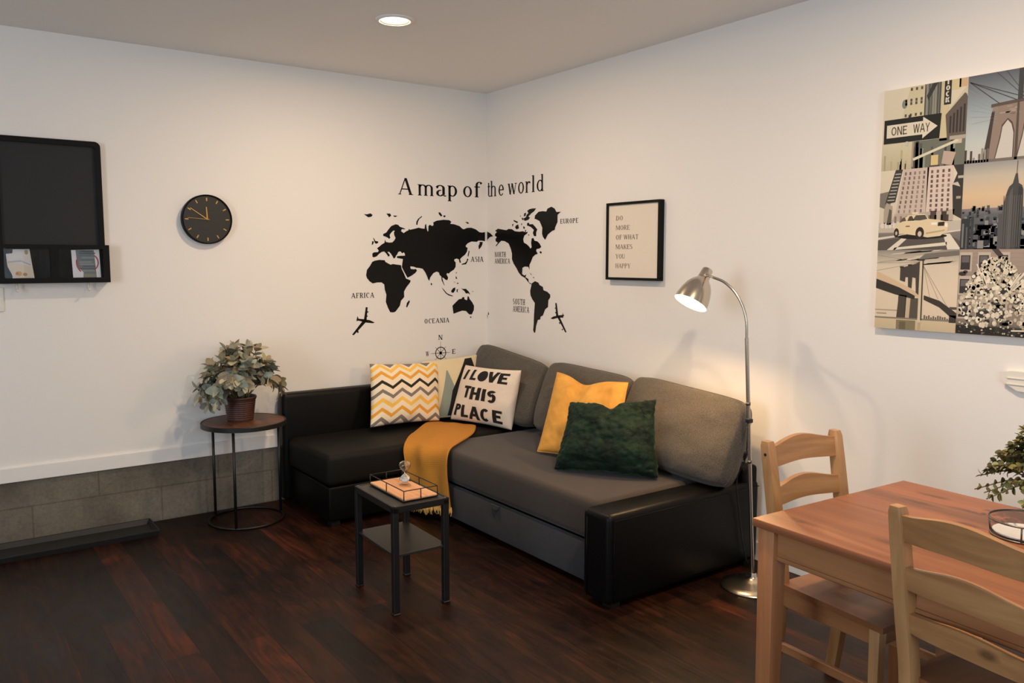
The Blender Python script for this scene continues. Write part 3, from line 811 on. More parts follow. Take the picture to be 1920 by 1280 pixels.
# ------------------------------------------------------------------ clock
t = thing('wall_clock', 'round black wall clock with gold hands and hour marks', 'clock', (-1.880, 0, 1.655))
RC = 0.135
def cl(u, v, d): return Vector((u, -d, v))
def disc_y(bm, prof, n=64):
    """lathe about the y axis: prof of (radius, depth)"""
    rings = [[bm.verts.new((r * math.cos(2 * PI * k / n), -d, r * math.sin(2 * PI * k / n))) for k in range(n)] for r, d in prof]
    for A, B in zip(rings, rings[1:]):
        for k in range(n): bm.faces.new((A[k], A[(k + 1) % n], B[(k + 1) % n], B[k]))
b = BM(); disc_y(b, [(RC - 0.004, 0.0), (RC, 0.004), (RC, 0.036), (RC - 0.003, 0.039), (RC - 0.007, 0.036), (RC - 0.007, 0.030)]); smooth_by_angle(obj('case', b, M['black_frame'], t), 30)
b = BM(); disc_y(b, [(RC - 0.006, 0.030), (0.0005, 0.030)]); obj('dial', b, M['clock_face'], t)
for k in range(12):
    a = k * PI / 6
    b = BM()
    d_, n_ = Vector((math.sin(a), math.cos(a))), Vector((math.cos(a), -math.sin(a))) * 0.0028
    p0, p1 = d_ * 0.100, d_ * 0.118
    prism(b, [tuple(p0 - n_), tuple(p1 - n_), tuple(p1 + n_), tuple(p0 + n_)], cl, 0.0301, 0.0312)
    obj('hour_mark', b, M['gold'], t)
def hand(nm, ang, L_, w, d, tail=0.0):
    a = math.radians(ang)
    d_, n_ = Vector((math.sin(a), math.cos(a))), Vector((math.cos(a), -math.sin(a))) * w
    p0, p1 = d_ * -tail, d_ * L_
    b = BM(); prism(b, [tuple(p0 - n_), tuple(p1 - n_ * 0.7), tuple(p1 + n_ * 0.7), tuple(p0 + n_)], cl, d, d + 0.001)
    obj(nm, b, M['gold'], t)
hand('hour_hand', 357, 0.068, 0.0034, 0.0315); hand('minute_hand', 304, 0.108, 0.0026, 0.0327, 0.006); hand('second_hand', 274, 0.104, 0.0012, 0.0339, 0.012)
b = BM(); disc_y(b, [(0.006, 0.0305), (0.006, 0.036), (0.0004, 0.0365)], 20); obj('hub', b, M['gold'], t, True)

# ------------------------------------------------------------------ chalkboard organizer
t = thing('wall_organizer', 'black framed chalkboard with letter pocket on the left wall', 'memo board', (-2.635, 0, 1.31))
bx0, bx1, bz0, bz1 = -2.876, -2.400, 1.498, 2.030
def rrect(x0, x1, z0, z1, r, top_only=True, n=6):
    pts = []
    for cx_, cz_, a0, rr in ((x1 - r, z1 - r, 0, r), (x0 + r, z1 - r, 90, r)):
        for k in range(n + 1):
            a = math.radians(a0 + 90 * k / n)
            pts.append((cx_ + rr * math.cos(a), cz_ + rr * math.sin(a)))
    return pts + [(x0, z0), (x1, z0)]
wall_p = lambda u, v, d: Vector((u, -d, v))
b = BM(); prism(b, rrect(bx0 + .02, bx1 - .02, bz0, bz1 - .02, 0.02), wall_p, 0.002, 0.016); obj('writing_panel', b, M['board'], t, world=True)
b = BM()
outer, inner = rrect(bx0, bx1, bz0, bz1, 0.028), rrect(bx0 + .026, bx1 - .026, bz0, bz1 - .026, 0.012)
for d0, d1 in ((0.0, 0.030),):
    n = len(outer)
    V = [[b.verts.new(wall_p(*p, d)) for p in L_] for L_ in (outer, inner) for d in (d0, d1)]
    o0, o1, i0, i1 = V
    for k in range(n - 1):
        b.faces.new((o1[k], o1[k + 1], i1[k + 1], i1[k])); b.faces.new((o0[k], o0[k + 1], o1[k + 1], o1[k])); b.faces.new((i0[k], i1[k], i1[k + 1], i0[k + 1]))
    b.faces.new((o1[-1], o1[0], i1[0], i1[-1])); b.faces.new((o0[-1], o0[0], o1[0], o1[-1]))
obj('frame', b, M['black_frame'], t, world=True)
px0, px1, pz0, pz1, pd = -2.887, -2.388, 1.318, 1.508, 0.062
b = BM()
bbox(b, (px0, -pd, pz0), (px1, -0.001, pz0 + 0.012)); bbox(b, (px0, -pd, pz0 + 0.012), (px0 + 0.012, -0.001, pz1)); bbox(b, (px1 - 0.012, -pd, pz0 + 0.012), (px1, -0.001, pz1))
bbox(b, (px0 + 0.012, -0.012, pz0 + 0.012), (px1 - 0.012, -0.001, pz1 - 0.01))
obj('pocket_box', b, M['black_frame'], t, world=True)
b = BM()
for lo, hi in (((px0, pz0), (px1, pz0 + 0.026)), ((px0, pz1 - 0.022), (px1, pz1)), ((px0, pz0 + 0.026), (px0 + 0.034, pz1 - 0.022)), ((px1 - 0.030, pz0 + 0.026), (px1, pz1 - 0.022)), ((-2.656, pz0 + 0.026), (-2.620, pz1 - 0.022))):
    bbox(b, (lo[0], -pd - 0.010, lo[1]), (hi[0], -pd, hi[1]))
obj('pocket_front', b, M['black_frame'], t, world=True)
b = BM(); bbox(b, (px0 + .03, -pd + 0.001, pz0 + .02), (px1 - .03, -pd + 0.003, pz1 - .02)); obj('pocket_pane', b, M['pane'], t, world=True)
b = BM(); bbox(b, (px0 + .013, -0.016, pz0 + .02), (px1 - .013, -0.0125, pz1 - .012)); obj('pocket_back', b, M['board'], t, world=True)
for hx in (-2.803, -2.487):
    b = BM(); tube(b, [(hx, -0.036, pz0 + 0.002), (hx, -0.036, pz0 - 0.026), (hx, -0.040, pz0 - 0.034), (hx, -0.050, pz0 - 0.037), (hx, -0.057, pz0 - 0.033)], 0.0055, 10); obj('hook', b, M['plastic_white'], t, True, world=True)
# things in the pocket
class Pic:
    """layers of coloured polygons on a flat surface"""
    def __init__(s, fn, step=0.00022):
        s.bm, s.fn, s.step = BM(), fn, step
        s.cl = s.bm.loops.layers.color.new('Col')
    def poly(s, pts, col, lay=1):
        if len(pts) > 4 and not isinstance(col, list):
            n = len(pts)
            vo, _, fo, *_r = geometry.delaunay_2d_cdt([Vector(q) for q in pts], [(i, (i + 1) % n) for i in range(n)], [list(range(n))], 1, 1e-6)
            vv = [s.bm.verts.new(s.fn(q.x, q.y, lay * s.step)) for q in vo]
            for tri in fo:
                f = s.bm.faces.new([vv[i] for i in tri])
                for lp in f.loops: lp[s.cl] = rgba8(col)
            return
        vs = [s.bm.verts.new(s.fn(x, y, lay * s.step)) for x, y in pts]
        try:
            f = s.bm.faces.new(vs)
        except ValueError:
            return
        cols = col if isinstance(col, list) else [col] * len(pts)
        for lp, c in zip(f.loops, cols):
            lp[s.cl] = rgba8(c)
    def rect(s, x0, y0, x1, y1, col, lay=1):
        s.poly([(x0, y0), (x1, y0), (x1, y1), (x0, y1)], col, lay)
    def grad(s, x0, y0, x1, y1, stops, lay=0):
        for (ya, ca), (yb, cb) in zip(stops, stops[1:]):
            s.poly([(x0, y0 + (y1 - y0) * ya), (x1, y0 + (y1 - y0) * ya), (x1, y0 + (y1 - y0) * yb), (x0, y0 + (y1 - y0) * yb)], [ca, ca, cb, cb], lay)
    def line(s, x0, y0, x1, y1, w, col, lay=3):
        d = Vector((x1 - x0, y1 - y0))
        n = Vector((-d.y, d.x)).normalized() * w / 2
        s.poly([(x0 - n.x, y0 - n.y), (x1 - n.x, y1 - n.y), (x1 + n.x, y1 + n.y), (x0 + n.x, y0 + n.y)], col, lay)
    def ell(s, cx, cy, rx, ry, col, lay=3, n=20):
        s.poly([(cx + rx * math.cos(2 * PI * k / n), cy + ry * math.sin(2 * PI * k / n)) for k in range(n)], col, lay)
    def glyphs(s, g, txt, h, w, x, y, col, lay=5, gap=0.14):
        for q in g.text(txt, h, w, gap, x, y): s.poly(q, col, lay)
    def done(s, name, parent=None, world=False, origin=None):
        return obj(name, s.bm, M['print'], parent, world=world, origin=origin)
def rgba8(c):
    # byte colour layers hold sRGB values
    g = (c[0] + c[1] + c[2]) / 3
    return tuple((0.72 * v + 0.28 * g) / 255 for v in c) + (1.0,)
def pocket_fn(d): return lambda x, y, l: Vector((x, -d - l, y))
p = Pic(pocket_fn(0.050))
card = [(-2.842, 1.462), (-2.815, 1.465), (-2.812, 1.484), (-2.742, 1.486), (-2.726, 1.338), (-2.822, 1.338), (-2.818, 1.356), (-2.838, 1.400)]
p.poly(card, (222, 216, 204), 0)
p.poly([(-2.838, 1.430), (-2.738, 1.400), (-2.727, 1.345), (-2.815, 1.342), (-2.835, 1.400)], (226, 206, 176), 1)
p.ell(-2.792, 1.366, 0.014, 0.012, (226, 160, 70), 2); p.ell(-2.766, 1.362, 0.010, 0.008, (196, 148, 88), 2); p.ell(-2.756, 1.470, 0.008, 0.011, (176, 150, 96), 2); p.ell(-2.800, 1.366, 0.006, 0.006, (206, 110, 50), 3)
p.poly([(-2.836, 1.418), (-2.780, 1.424), (-2.740, 1.405), (-2.742, 1.412), (-2.782, 1.432), (-2.836, 1.426)], (176, 180, 188), 2)
o = p.done('postcard', origin=(-2.785, -0.05, 1.336)); prop(o, 'torn pale postcard with orange flower in the left pocket window', 'card', 'cards in the pocket of the memo board')
p = Pic(pocket_fn(0.048))
p.poly([(-2.560, 1.482), (-2.432, 1.486), (-2.428, 1.338), (-2.556, 1.338)], (238, 232, 236), 0)  # white ground is glare on the pane, painted into the card colour
p.poly([(-2.540, 1.482), (-2.456, 1.482), (-2.448, 1.338), (-2.510, 1.338), (-2.508, 1.370), (-2.535, 1.400)], (120, 130, 134), 1)
for k in range(10):
    random.seed(k); yy = 1.375 + 0.011 * k
    p.rect(-2.530 + random.random() * .02, yy, -2.470 + random.random() * .02, yy + 0.006, random.choice([(90, 104, 112), (150, 156, 150), (104, 122, 132)]), 2)
p.rect(-2.505, 1.340, -2.452, 1.362, (150, 148, 118), 2)
gp = Glyphs(.1, .1, 0, .1); q = []
gp.arc(q, -2.495, 1.420, 0.046, 0.058, 165, 235, 0.006, 0.006, 14); gp.arc(q, -2.470, 1.420, 0.034, 0.042, -70, 65, 0.006, 0.006, 14)
for f_ in q: p.poly(f_, (196, 60, 72), 3)
o = p.done('photo_card', origin=(-2.49, -0.048, 1.336)); prop(o, 'photo card with red curve and painted white glare in the right pocket window', 'card', 'cards in the pocket of the memo board')
# light switch under the board
t = thing('light_switch', 'small white light switch plate under the black memo board', 'light switch', (-2.90, 0, 1.24))
b = BM(); box(b, (0, -0.004, 0), (0.085, 0.008, 0.118), 0.003); obj('plate', b, M['plastic_white'], t)
b = BM(); box(b, (0, -0.011, 0), (0.034, 0.008, 0.066), 0.003, rot=Matrix.Rotation(0.06, 3, 'X')); obj('rocker', b, M['plastic_white'], t)
for s in (1, -1):
    b = BM(); box(b, (0, -0.0086, s * 0.046), (0.006, 0.002, 0.006), 0.0008); obj('screw', b, M['steel_dark'], t)

# ------------------------------------------------------------------ framed quote
t = thing('framed_quote', 'black shadow box frame holding a cream quote print', 'picture frame', (0, -1.455, 1.535))
fy0, fy1, fz0, fz1, fd = 1.248, 1.662, 1.322, 1.748, 0.036
fn = lambda u, v, d: Vector((-d, -u, v))
b = BM(); w = 0.014
for (a, c, e, f_) in ((fy0, fz0, fy1, fz0 + w), (fy0, fz1 - w, fy1, fz1), (fy0, fz0 + w, fy0 + w, fz1 - w), (fy1 - w, fz0 + w, fy1, fz1 - w)):
    bbox(b, (-fd, -e, c), (-0.001, -a, f_), 0.0015, 1)
obj('frame', b, M['black_frame'], t, world=True)
b = BM(); bbox(b, (-fd + 0.010, -fy1 + w, fz0 + w), (-0.004, -fy0 - w, fz1 - w)); obj('print_sheet', b, M['paper'], t, world=True)
G_THIN = Glyphs(0.15, 0.07, 0.06, 0.05)
b = BM()
for k, (tx, w_) in enumerate((('DO', 0.052), ('MORE', 0.108), ('OF', 0.048), ('MAKES', 0.130), ('YOU', 0.070), ('HAPPY', 0.116), ('WHAT', 0.112))):
    ux = 1.322 if k < 6 else 1.384
    k = k if k < 6 else 2
    b = BM(); quads(b, G_THIN.text(tx, 0.025, w_, gap=0.16, x0=ux, y0=1.650 - 0.0525 * k), lambda u, v: Vector((-fd + 0.0095, -u, v)))
    obj('printed_word', b, M['ink'], t, world=True)

# ------------------------------------------------------------------ canvas with six city pictures
t = thing('city_canvas', 'large canvas print of six city pictures on the right wall', 'canvas print', (0, -3.20, 1.63))
ay0, ay1, az0, az1, ad = 2.873, 3.523, 1.158, 2.100, 0.030
b = BM(); bbox(b, (-ad, -ay1, az0), (-0.001, -ay0, az1), 0.003); obj('canvas', b, M['paper'], t, world=True)
TW, TH = 0.325, (az1 - az0) / 3
def tile(c, r):
    ox, oz = ay0 + c * TW, az1 - (r + 1) * TH
    return Pic(lambda x, y, l: Vector((-ad - 0.0004 - l, -(ox + min(max(x, 0), 1) * TW), oz + min(max(y, 0), 1) * TH)))
R_ = random.Random(4)
# street with one way sign
p = tile(0, 0)
p.grad(0, 0, 1, 1, [(0, (196, 182, 140)), (.35, (216, 204, 166)), (1, (228, 214, 182))])
p.poly([(.22, .55), (.50, .55), (.50, 1), (.33, 1)], (216, 202, 156), 1)
for row, yy in enumerate((.64, .78, .82, .95)):
    for k in range(4):
        if not (row == 3 and k == 0): p.rect(.27 + k * .062, yy, .295 + k * .062, yy + .035, (86, 84, 68), 2)
p.ell(.265, .80, .033, .055, (126, 142, 126), 2)
p.poly([(.50, .55), (.70, .55), (.70, 1), (.52, 1)], (120, 122, 106), 1)
for k in range(8):
    x = .505 + k * .025
    p.rect(x, .55, x + .012, 1, R_.choice([(70, 72, 64), (154, 156, 138), (92, 96, 84)]), 2)
p.poly([(.53, .86), (.60, 1), (.66, 1), (.55, .80)], (60, 62, 56), 3)
p.rect(.70, .30, .80, 1, (214, 196, 146), 1)
p.rect(.735, .72, .815, 1, (48, 46, 42), 3)
gs = Glyphs(.24, .2, 0, .17)
for ch, yy in (('T', .955), ('O', .885), ('C', .815), ('K', .745)): p.glyphs(gs, ch, .058, .046, .752, yy, (226, 214, 190), 5)
p.rect(.90, .90, 1, 1, (222, 178, 128), 2)
p.rect(.80, .88, .92, 1, (222, 206, 140), 2)
p.poly([(.76, .62), (.97, .83), (1, .80), (1, .93), (.985, .90)], (214, 200, 164), 4)
p.poly([(.76, .60), (.98, .84), (1, .78), (1, .3), (.79, .3)], (104, 90, 80), 3)
for k in range(5): p.rect(.81 + k * .038, .38, .83 + k * .038, .58 + k * .03, (58, 52, 48), 4)
p.rect(.82, .30, 1, .345, (178, 168, 146), 5)
p.poly([(.38, 0), (.38, .33), (1, .33), (1, 0)], (110, 116, 100), 1)
for k in range(14):
    x = .38 + R_.random() * .55
    p.rect(x, 0, x + .02 + R_.random() * .04, .1 + R_.random() * .23, R_.choice([(66, 66, 60), (146, 152, 132), (86, 92, 80), (60, 54, 52)]), 2)
for k in range(9):
    x = .02 + R_.random() * .3
    p.rect(x, 0, x + .02, .05 + R_.random() * .2, R_.choice([(190, 174, 126), (176, 162, 120), (206, 190, 150)]), 2)
p.rect(.385, .02, .40, .33, (190, 150, 130), 3); p.poly([(.74, .03), (.86, 0), (.90, .15), (.76, .18)], (196, 166, 146), 3)
p.line(.40, .11, .92, .29, .032, (222, 212, 178), 5); p.rect(.88, .25, .96, .33, (206, 194, 150), 4)
p.rect(.615, .02, .70, .14, (228, 196, 120), 5); p.rect(.60, .0, .72, .02, (80, 74, 60), 4)
p.poly([(.02, .335), (.70, .335), (.715, .63), (.02, .63)], (36, 36, 30), 6)
p.poly([(.055, .405), (.50, .405), (.50, .355), (.675, .485), (.50, .615), (.50, .565), (.055, .565)], (228, 216, 186), 7)
gw = Glyphs(.13, .13, 0, .12)
p.glyphs(gw, 'ONE', .105, .195, .115, .432, (96, 80, 58), 9, .12); p.glyphs(gw, 'WAY', .105, .20, .385, .432, (96, 80, 58), 9, .04)
p.rect(.32, .63, .35, .66, (60, 60, 54), 7); p.rect(.30, .29, .33, .34, (190, 200, 180), 8)
p.done('street_picture', t, True)
# taxi
p = tile(0, 1)
p.grad(0, 0, 1, 1, [(0, (96, 90, 82)), (.2, (128, 120, 110)), (.33, (214, 200, 172)), (1, (224, 212, 180))])
p.poly([(.0, .55), (.12, .5), (.2, .8), (.2, .95), (.27, 1), (.20, 1), (.12, .74), (.0, .72)], (126, 118, 104), 1)
p.poly([(.07, .58), (.20, .60), (.28, 1), (.19, 1)], (62, 60, 54), 2)
for k in range(9):
    y = .62 + k * .04
    p.rect(.10 + k * .011, y, .19 + k * .009, y + .014, (178, 172, 156), 3)
p.poly([(.20, .40), (.58, .38), (.60, 1.0), (.29, 1)], (206, 184, 166), 2)
p.poly([(.58, .40), (.90, .42), (.90, .75), (.88, 1), (.58, 1)], (220, 198, 180), 2)
for c in range(5):
    for r in range(9):
        x0 = .24 + c * .068 + r * .0085 * (1 - c / 6)
        p.rect(x0, .46 + r * .058, x0 + .022, .498 + r * .058, R_.choice([(140, 118, 108), (120, 100, 94), (160, 136, 124)]), 4)
for c in range(4):
    for r in range(9):
        x0 = .625 + c * .066
        if c < 2 or True: p.rect(x0, .46 + r * .058, x0 + .026, .496 + r * .058, R_.choice([(126, 92, 84), (104, 82, 76), (150, 124, 112)]), 4)
p.poly([(.90, .42), (1, .36), (1, 1), (.88, 1), (.93, .9), (.88, .76)], (58, 56, 50), 3)
p.rect(.93, .60, .98, .63, (170, 160, 140), 4); p.rect(.94, .84, 1, .87, (190, 180, 160), 4); p.poly([(.86, .78), (.97, .74), (.94, .80)], (206, 190, 170), 4)
p.poly([(.06, .30), (.06, .5), (.09, .60), (.17, .55), (.17, .30)], (176, 160, 136), 3); p.poly([(.10, .32), (.13, .52), (.16, .5), (.16, .32)], (96, 88, 76), 4)
p.poly([(.17, .36), (.9, .34), (.92, .48), (.60, .46), (.2, .45)], (188, 168, 148), 3)
for k in range(10): p.rect(.2 + k * .07, .34, .225 + k * .07, .42, R_.choice([(80, 66, 56), (110, 92, 80), (140, 118, 100)]), 4)
p.rect(.64, .33, .71, .47, (86, 66, 56), 4); p.rect(.77, .33, .83, .46, (70, 54, 46), 4)
p.rect(0, .22, 1, .345, (196, 184, 164), 3)
for k in range(6): p.ell(.05 + k * .05, .31, .028, .035, (222, 212, 196), 4)
p.poly([(0, 0), (0, .12), (.35, .16), (.9, .16), (1, .1), (1, 0)], (92, 84, 76), 4)
p.poly([(.12, 0), (.22, 0), (.40, .17), (.33, .17)], (226, 214, 188), 5); p.poly([(0, .13), (.36, .18), (.36, .20), (0, .16)], (220, 208, 184), 5)
p.poly([(.20, 0), (.85, .05), (.85, .09), (.22, .03)], (226, 214, 188), 5); p.poly([(.80, .19), (.88, .19), (1, .02), (1, 0), (.86, 0)], (226, 214, 188), 5); p.poly([(.78, .19), (1, .22), (1, .235), (.80, .215)], (220, 208, 184), 5)
p.ell(.55, .165, .30, .035, (34, 28, 24), 6)
p.poly([(.20, .20), (.205, .28), (.24, .325), (.30, .35), (.335, .40), (.38, .43), (.50, .44), (.58, .435), (.625, .375), (.74, .36), (.84, .335), (.86, .28), (.85, .23), (.77, .165), (.62, .15), (.55, .165), (.33, .20), (.26, .20)], (232, 206, 156), 7)
p.poly([(.43, .365), (.47, .425), (.58, .425), (.61, .375), (.52, .36)], (84, 80, 66), 8); p.poly([(.365, .36), (.39, .415), (.42, .42), (.45, .36)], (76, 70, 58), 8); p.poly([(.27, .35), (.31, .40), (.335, .405), (.35, .36)], (92, 84, 68), 8)
p.rect(.42, .44, .50, .463, (236, 218, 172), 8)
p.ell(.235, .215, .032, .058, (50, 38, 32), 9); p.ell(.235, .21, .014, .024, (200, 184, 160), 10); p.ell(.525, .205, .052, .075, (56, 34, 30), 9); p.ell(.525, .195, .024, .034, (206, 192, 170), 10)
p.poly([(.735, .285), (.81, .285), (.815, .335), (.74, .33)], (50, 42, 38), 9); p.rect(.66, .30, .725, .33, (248, 238, 214), 9); p.rect(.82, .27, .85, .315, (246, 236, 212), 9)
p.rect(.35, .285, .40, .30, (150, 100, 60), 9); p.poly([(.60, .19), (.82, .225), (.82, .24), (.60, .21)], (196, 170, 124), 9)
p.done('taxi_picture', t, True)
# bridge over river, sepia
p = tile(0, 2)
p.grad(0, 0, 1, 1, [(0, (206, 184, 140)), (.12, (216, 192, 146)), (.14, (226, 204, 170)), (.5, (230, 208, 174)), (.8, (220, 202, 172)), (1, (150, 144, 130))])
for k in range(12):
    y = .80 + R_.random() * .18; x = R_.random() * .6
    p.poly([(x, y), (x + .35, y + .03), (x + .40, y + .055), (x + .05, y + .02)], R_.choice([(206, 192, 166), (176, 166, 148), (138, 130, 116), (216, 200, 172)]), 1)
p.poly([(.52, .88), (1, .93), (1, .99), (.60, .95)], (120, 112, 100), 2)
p.rect(0, .13, 1, .15, (140, 128, 104), 2); p.rect(0, .23, .30, .245, (178, 160, 128), 2); p.rect(.02, .185, .15, .20, (170, 150, 120), 2)
p.poly([(.0, .62), (.0, .735), (.35, .57), (.55, .46), (.55, .40), (.28, .52)], (222, 186, 140), 3)
p.poly([(0, .515), (0, .635), (.30, .53), (.50, .43), (.50, .385), (.25, .44)], (58, 52, 44), 4)
p.poly([(.28, .15), (.30, .44), (.40, .43), (.39, .15)], (70, 62, 52), 4); p.poly([(.39, .15), (.41, .40), (.46, .40), (.44, .15)], (206, 180, 140), 3); p.poly([(.44, .15), (.45, .40), (.55, .40), (.55, .15)], (84, 76, 62), 4)
for k in range(5): p.rect(.295 + k * .018, .15, .302 + k * .018, .42, (96, 86, 70), 5); p.rect(.455 + k * .018, .15, .462 + k * .018, .40, (104, 94, 76), 5)
p.poly([(.305, .62), (.305, .775), (.40, .80), (.50, .83), (.545, .86), (.545, .44), (.51, .47), (.50, .65), (.46, .66), (.455, .52), (.41, .54), (.405, .66), (.375, .66), (.37, .60)], (76, 66, 58), 5)
for x0, x1, y in ((.30, .35, .775), (.40, .45, .80), (.51, .60, .865)): p.rect(x0, y, x1, y + .02, (60, 52, 46), 6)
p.poly([(.545, .10), (.585, .10), (.575, .86), (.545, .86)], (222, 200, 160), 6); p.poly([(.58, .13), (.595, .13), (.59, .87), (.575, .87)], (70, 60, 48), 7)
p.poly([(.61, .385), (.61, .44), (.80, .38), (1, .24), (1, .17), (.92, .20), (.80, .30)], (66, 58, 50), 5); p.rect(.92, .12, 1, .21, (62, 58, 52), 5); p.rect(.92, .28, 1, .31, (90, 80, 68), 6)
for x1, y1 in ((.9, .30), (.78, .40), (.68, .42)): p.line(.59, .80, x1, y1, .004, (150, 134, 108), 4)
for x0, y0 in ((0, .74), (0, .84), (0, .94)): p.line(x0, y0, .54, .845, .004, (170, 152, 122), 4)
for k in range(12):
    x = .62 + k * .027
    p.rect(x, .15, x + .018, .165 + R_.random() * .035, (110, 98, 82), 4)
p.rect(.28, 0, .52, .12, (140, 126, 84), 3); p.rect(.55, 0, .58, .12, (204, 168, 118), 4); p.rect(.32, 0, .40, .1, (112, 102, 70), 4)
p.done('river_bridge_picture', t, True)
# bridge tower against blue sky
p = tile(1, 0)
p.grad(0, 0, 1, 1, [(0, (206, 200, 186)), (.25, (190, 200, 198)), (.6, (150, 168, 176)), (1, (92, 98, 108))])
tw = (150, 126, 110); td = (96, 80, 70)
p.poly([(.19, 0), (.27, .56), (.28, .60), (.26, .61), (.26, .645), (1, .70), (1, 0)], tw, 2)
p.poly([(.19, 0), (.27, .56), (.30, .56), (.25, 0)], (74, 62, 54), 3)
p.poly([(.26, .61), (.26, .645), (1, .70), (1, .66)], td, 4)
for x0, x1 in ((.375, .505), (.60, .73)):
    m_ = (x0 + x1) / 2
    p.poly([(x0 - .06, 0), (x1 + .01, 0), (x1 + .01, .32), (m_ + .05, .42), (m_, .47), (m_ - .06, .40), (x0 - .005, .30)], (90, 74, 64), 4)
    p.poly([(x0 - .05, 0), (x1, 0), (x1, .30), (m_ + .04, .40), (m_, .45), (m_ - .05, .38), (x0, .26)], (204, 198, 186), 5)
p.poly([(.525, 0), (.53, .65), (.55, .65), (.555, 0)], (88, 74, 66), 6)
for k in range(60):
    x, y = .30 + R_.random() * .68, R_.random() * .60
    inside = any(x0 - .07 < x < x1 + .03 and y < .48 for x0, x1 in ((.375, .505), (.60, .73)))
    if not inside: p.rect(x, y, x + .03 + R_.random() * .04, y + .014, R_.choice([(170, 146, 128), (122, 102, 88), (180, 158, 140), (108, 90, 78)]), 4)
for x1, y1 in ((.35, .64), (.52, .66), (.62, .67)): p.line(.02, .93, x1, y1, .008, (72, 68, 66), 6)
for a, c in (((.30, 1), (.60, .68)), ((.40, 1), (.62, .68)), ((.55, 1), (.64, .69)), ((.80, 1), (.68, .70)), ((.95, 1), (.70, .70))): p.line(a[0], a[1], c[0], c[1], .006, (70, 70, 74), 6)
p.rect(.53, .66, .58, 1, (66, 66, 70), 5)
for k in range(7): p.line(.0 + k * .01, .93 - k * .08, .33, .60 - k * .02, .003, (150, 156, 158), 3)
for k in range(9):
    x = .0 + k * .03
    p.rect(x, 0, x + .022, .03 + R_.random() * .13, R_.choice([(70, 66, 60), (110, 102, 92), (150, 142, 128)]), 6)
p.rect(0, 0, 1, .03, (120, 108, 96), 6)
p.done('bridge_tower_picture', t, True)
# tall tower at dusk
p = tile(1, 1)
p.grad(0, 0, 1, 1, [(0, (60, 64, 72)), (.40, (96, 100, 106)), (.47, (130, 124, 122)), (.475, (216, 178, 136)), (.62, (226, 190, 142)), (.85, (196, 184, 160)), (1, (150, 150, 150))])
for k in range(230):
    y = R_.random() ** 1.1 * .46; x = R_.random(); s_ = .02 + (.46 - y) * .10
    p.rect(x, y, x + s_, y + s_ * (.6 + R_.random()), R_.choice([(44, 48, 56), (66, 70, 78), (86, 90, 98), (112, 114, 118), (38, 42, 50), (140, 138, 134)]), 1 + k % 3)
for k in range(26):
    x = R_.random(); h = R_.random() * .035
    p.rect(x, .44, x + .03, .475 + h, (84, 84, 92), 2)
p.rect(0, 0, .10, .36, (50, 54, 58), 5); p.rect(.015, .02, .035, .30, (120, 124, 118), 6); p.rect(.06, .0, .075, .26, (96, 100, 98), 6); p.rect(.11, .02, .14, .38, (60, 64, 68), 5)
c1, c2, c3 = (70, 70, 70), (92, 90, 86), (52, 54, 56)
p.poly([(.44, 0), (.44, .48), (.465, .60), (.48, .66), (.495, .70), (.53, .735), (.545, .80), (.555, .845), (.575, .845), (.58, .80), (.59, .735), (.625, .71), (.64, .66), (.645, .48), (.64, 0)], c1, 6)
p.poly([(.50, 0), (.50, .62), (.535, .70), (.535, 0)], c2, 7); p.poly([(.59, 0), (.59, .70), (.63, .68), (.635, 0)], c3, 7); p.line(.565, .84, .57, .985, .006, (80, 78, 76), 7)
for k in range(9): p.rect(.445 + k * .022, .02, .451 + k * .022, .60, (104, 102, 98), 8)
p.rect(.40, 0, .44, .40, (84, 84, 86), 5)
for k in range(12): p.rect(R_.random(), R_.random() * .3, R_.random() * .02 + 1.2, .0, (60, 60, 60), 1)
p.done('tower_picture', t, True)
# blossom tree before a brownstone
p = tile(1, 2)
p.grad(0, 0, 1, 1, [(0, (70, 64, 54)), (.2, (150, 130, 110)), (1, (168, 146, 128))])
for k in range(14): p.rect(0, .3 + k * .05, 1, .303 + k * .05, (150, 128, 112), 1)
for x in (.02, .22, .42, .72, .93):
    for y in (.76, .48, .20):
        p.rect(x - .012, y - .02, x + .125, y + .205, (196, 178, 156), 2); p.rect(x, y, x + .105, y + .17, (60, 54, 54), 3); p.rect(x + .012, y + .085, x + .093, y + .16, (104, 100, 98), 4)
p.rect(0, 0, 1, .10, (44, 40, 34), 3); p.rect(0, .10, 1, .115, (96, 88, 76), 3)
p.poly([(.35, 1), (.42, 1), (.60, .78), (.55, .76)], (74, 66, 58), 4)
for k in range(60):
    x, y = .04 + R_.random() * .72, .04 + R_.random() * .78
    p.ell(x, y, .02 + R_.random() * .03, .015 + R_.random() * .02, (58, 56, 44), 4, 7)
for k in range(520):
    y = .10 + R_.random() ** .8 * .80
    half = .40 * math.sin(min(1, (1.0 - y) / .72) * PI / 2) * (1 if y > .25 else .92)
    x = .42 + (R_.random() * 2 - 1) * half
    r = .010 + R_.random() * .018
    p.ell(x, y, r, r * (.7 + R_.random() * .8), R_.choice([(232, 218, 186), (222, 206, 174), (206, 190, 158), (240, 228, 200), (190, 172, 140)]), 5 + k % 4, 7)
for k in range(9):
    a = R_.uniform(.5, 2.6); e_ = R_.uniform(.3, .5)
    p.line(.42 + math.cos(a) * .2, .42 + math.sin(a) * .2, .42 + math.cos(a) * e_ * .8, .42 + math.sin(a) * e_, .012, (236, 224, 194), 9)
for k in range(50): p.ell(R_.random() * .75, R_.random() * .14, .012, .01, R_.choice([(214, 200, 170), (120, 112, 90), (60, 56, 46)]), 6, 7)
p.line(.6, .07, 1, .09, .018, (222, 210, 184), 7)
p.done('blossom_picture', t, True)

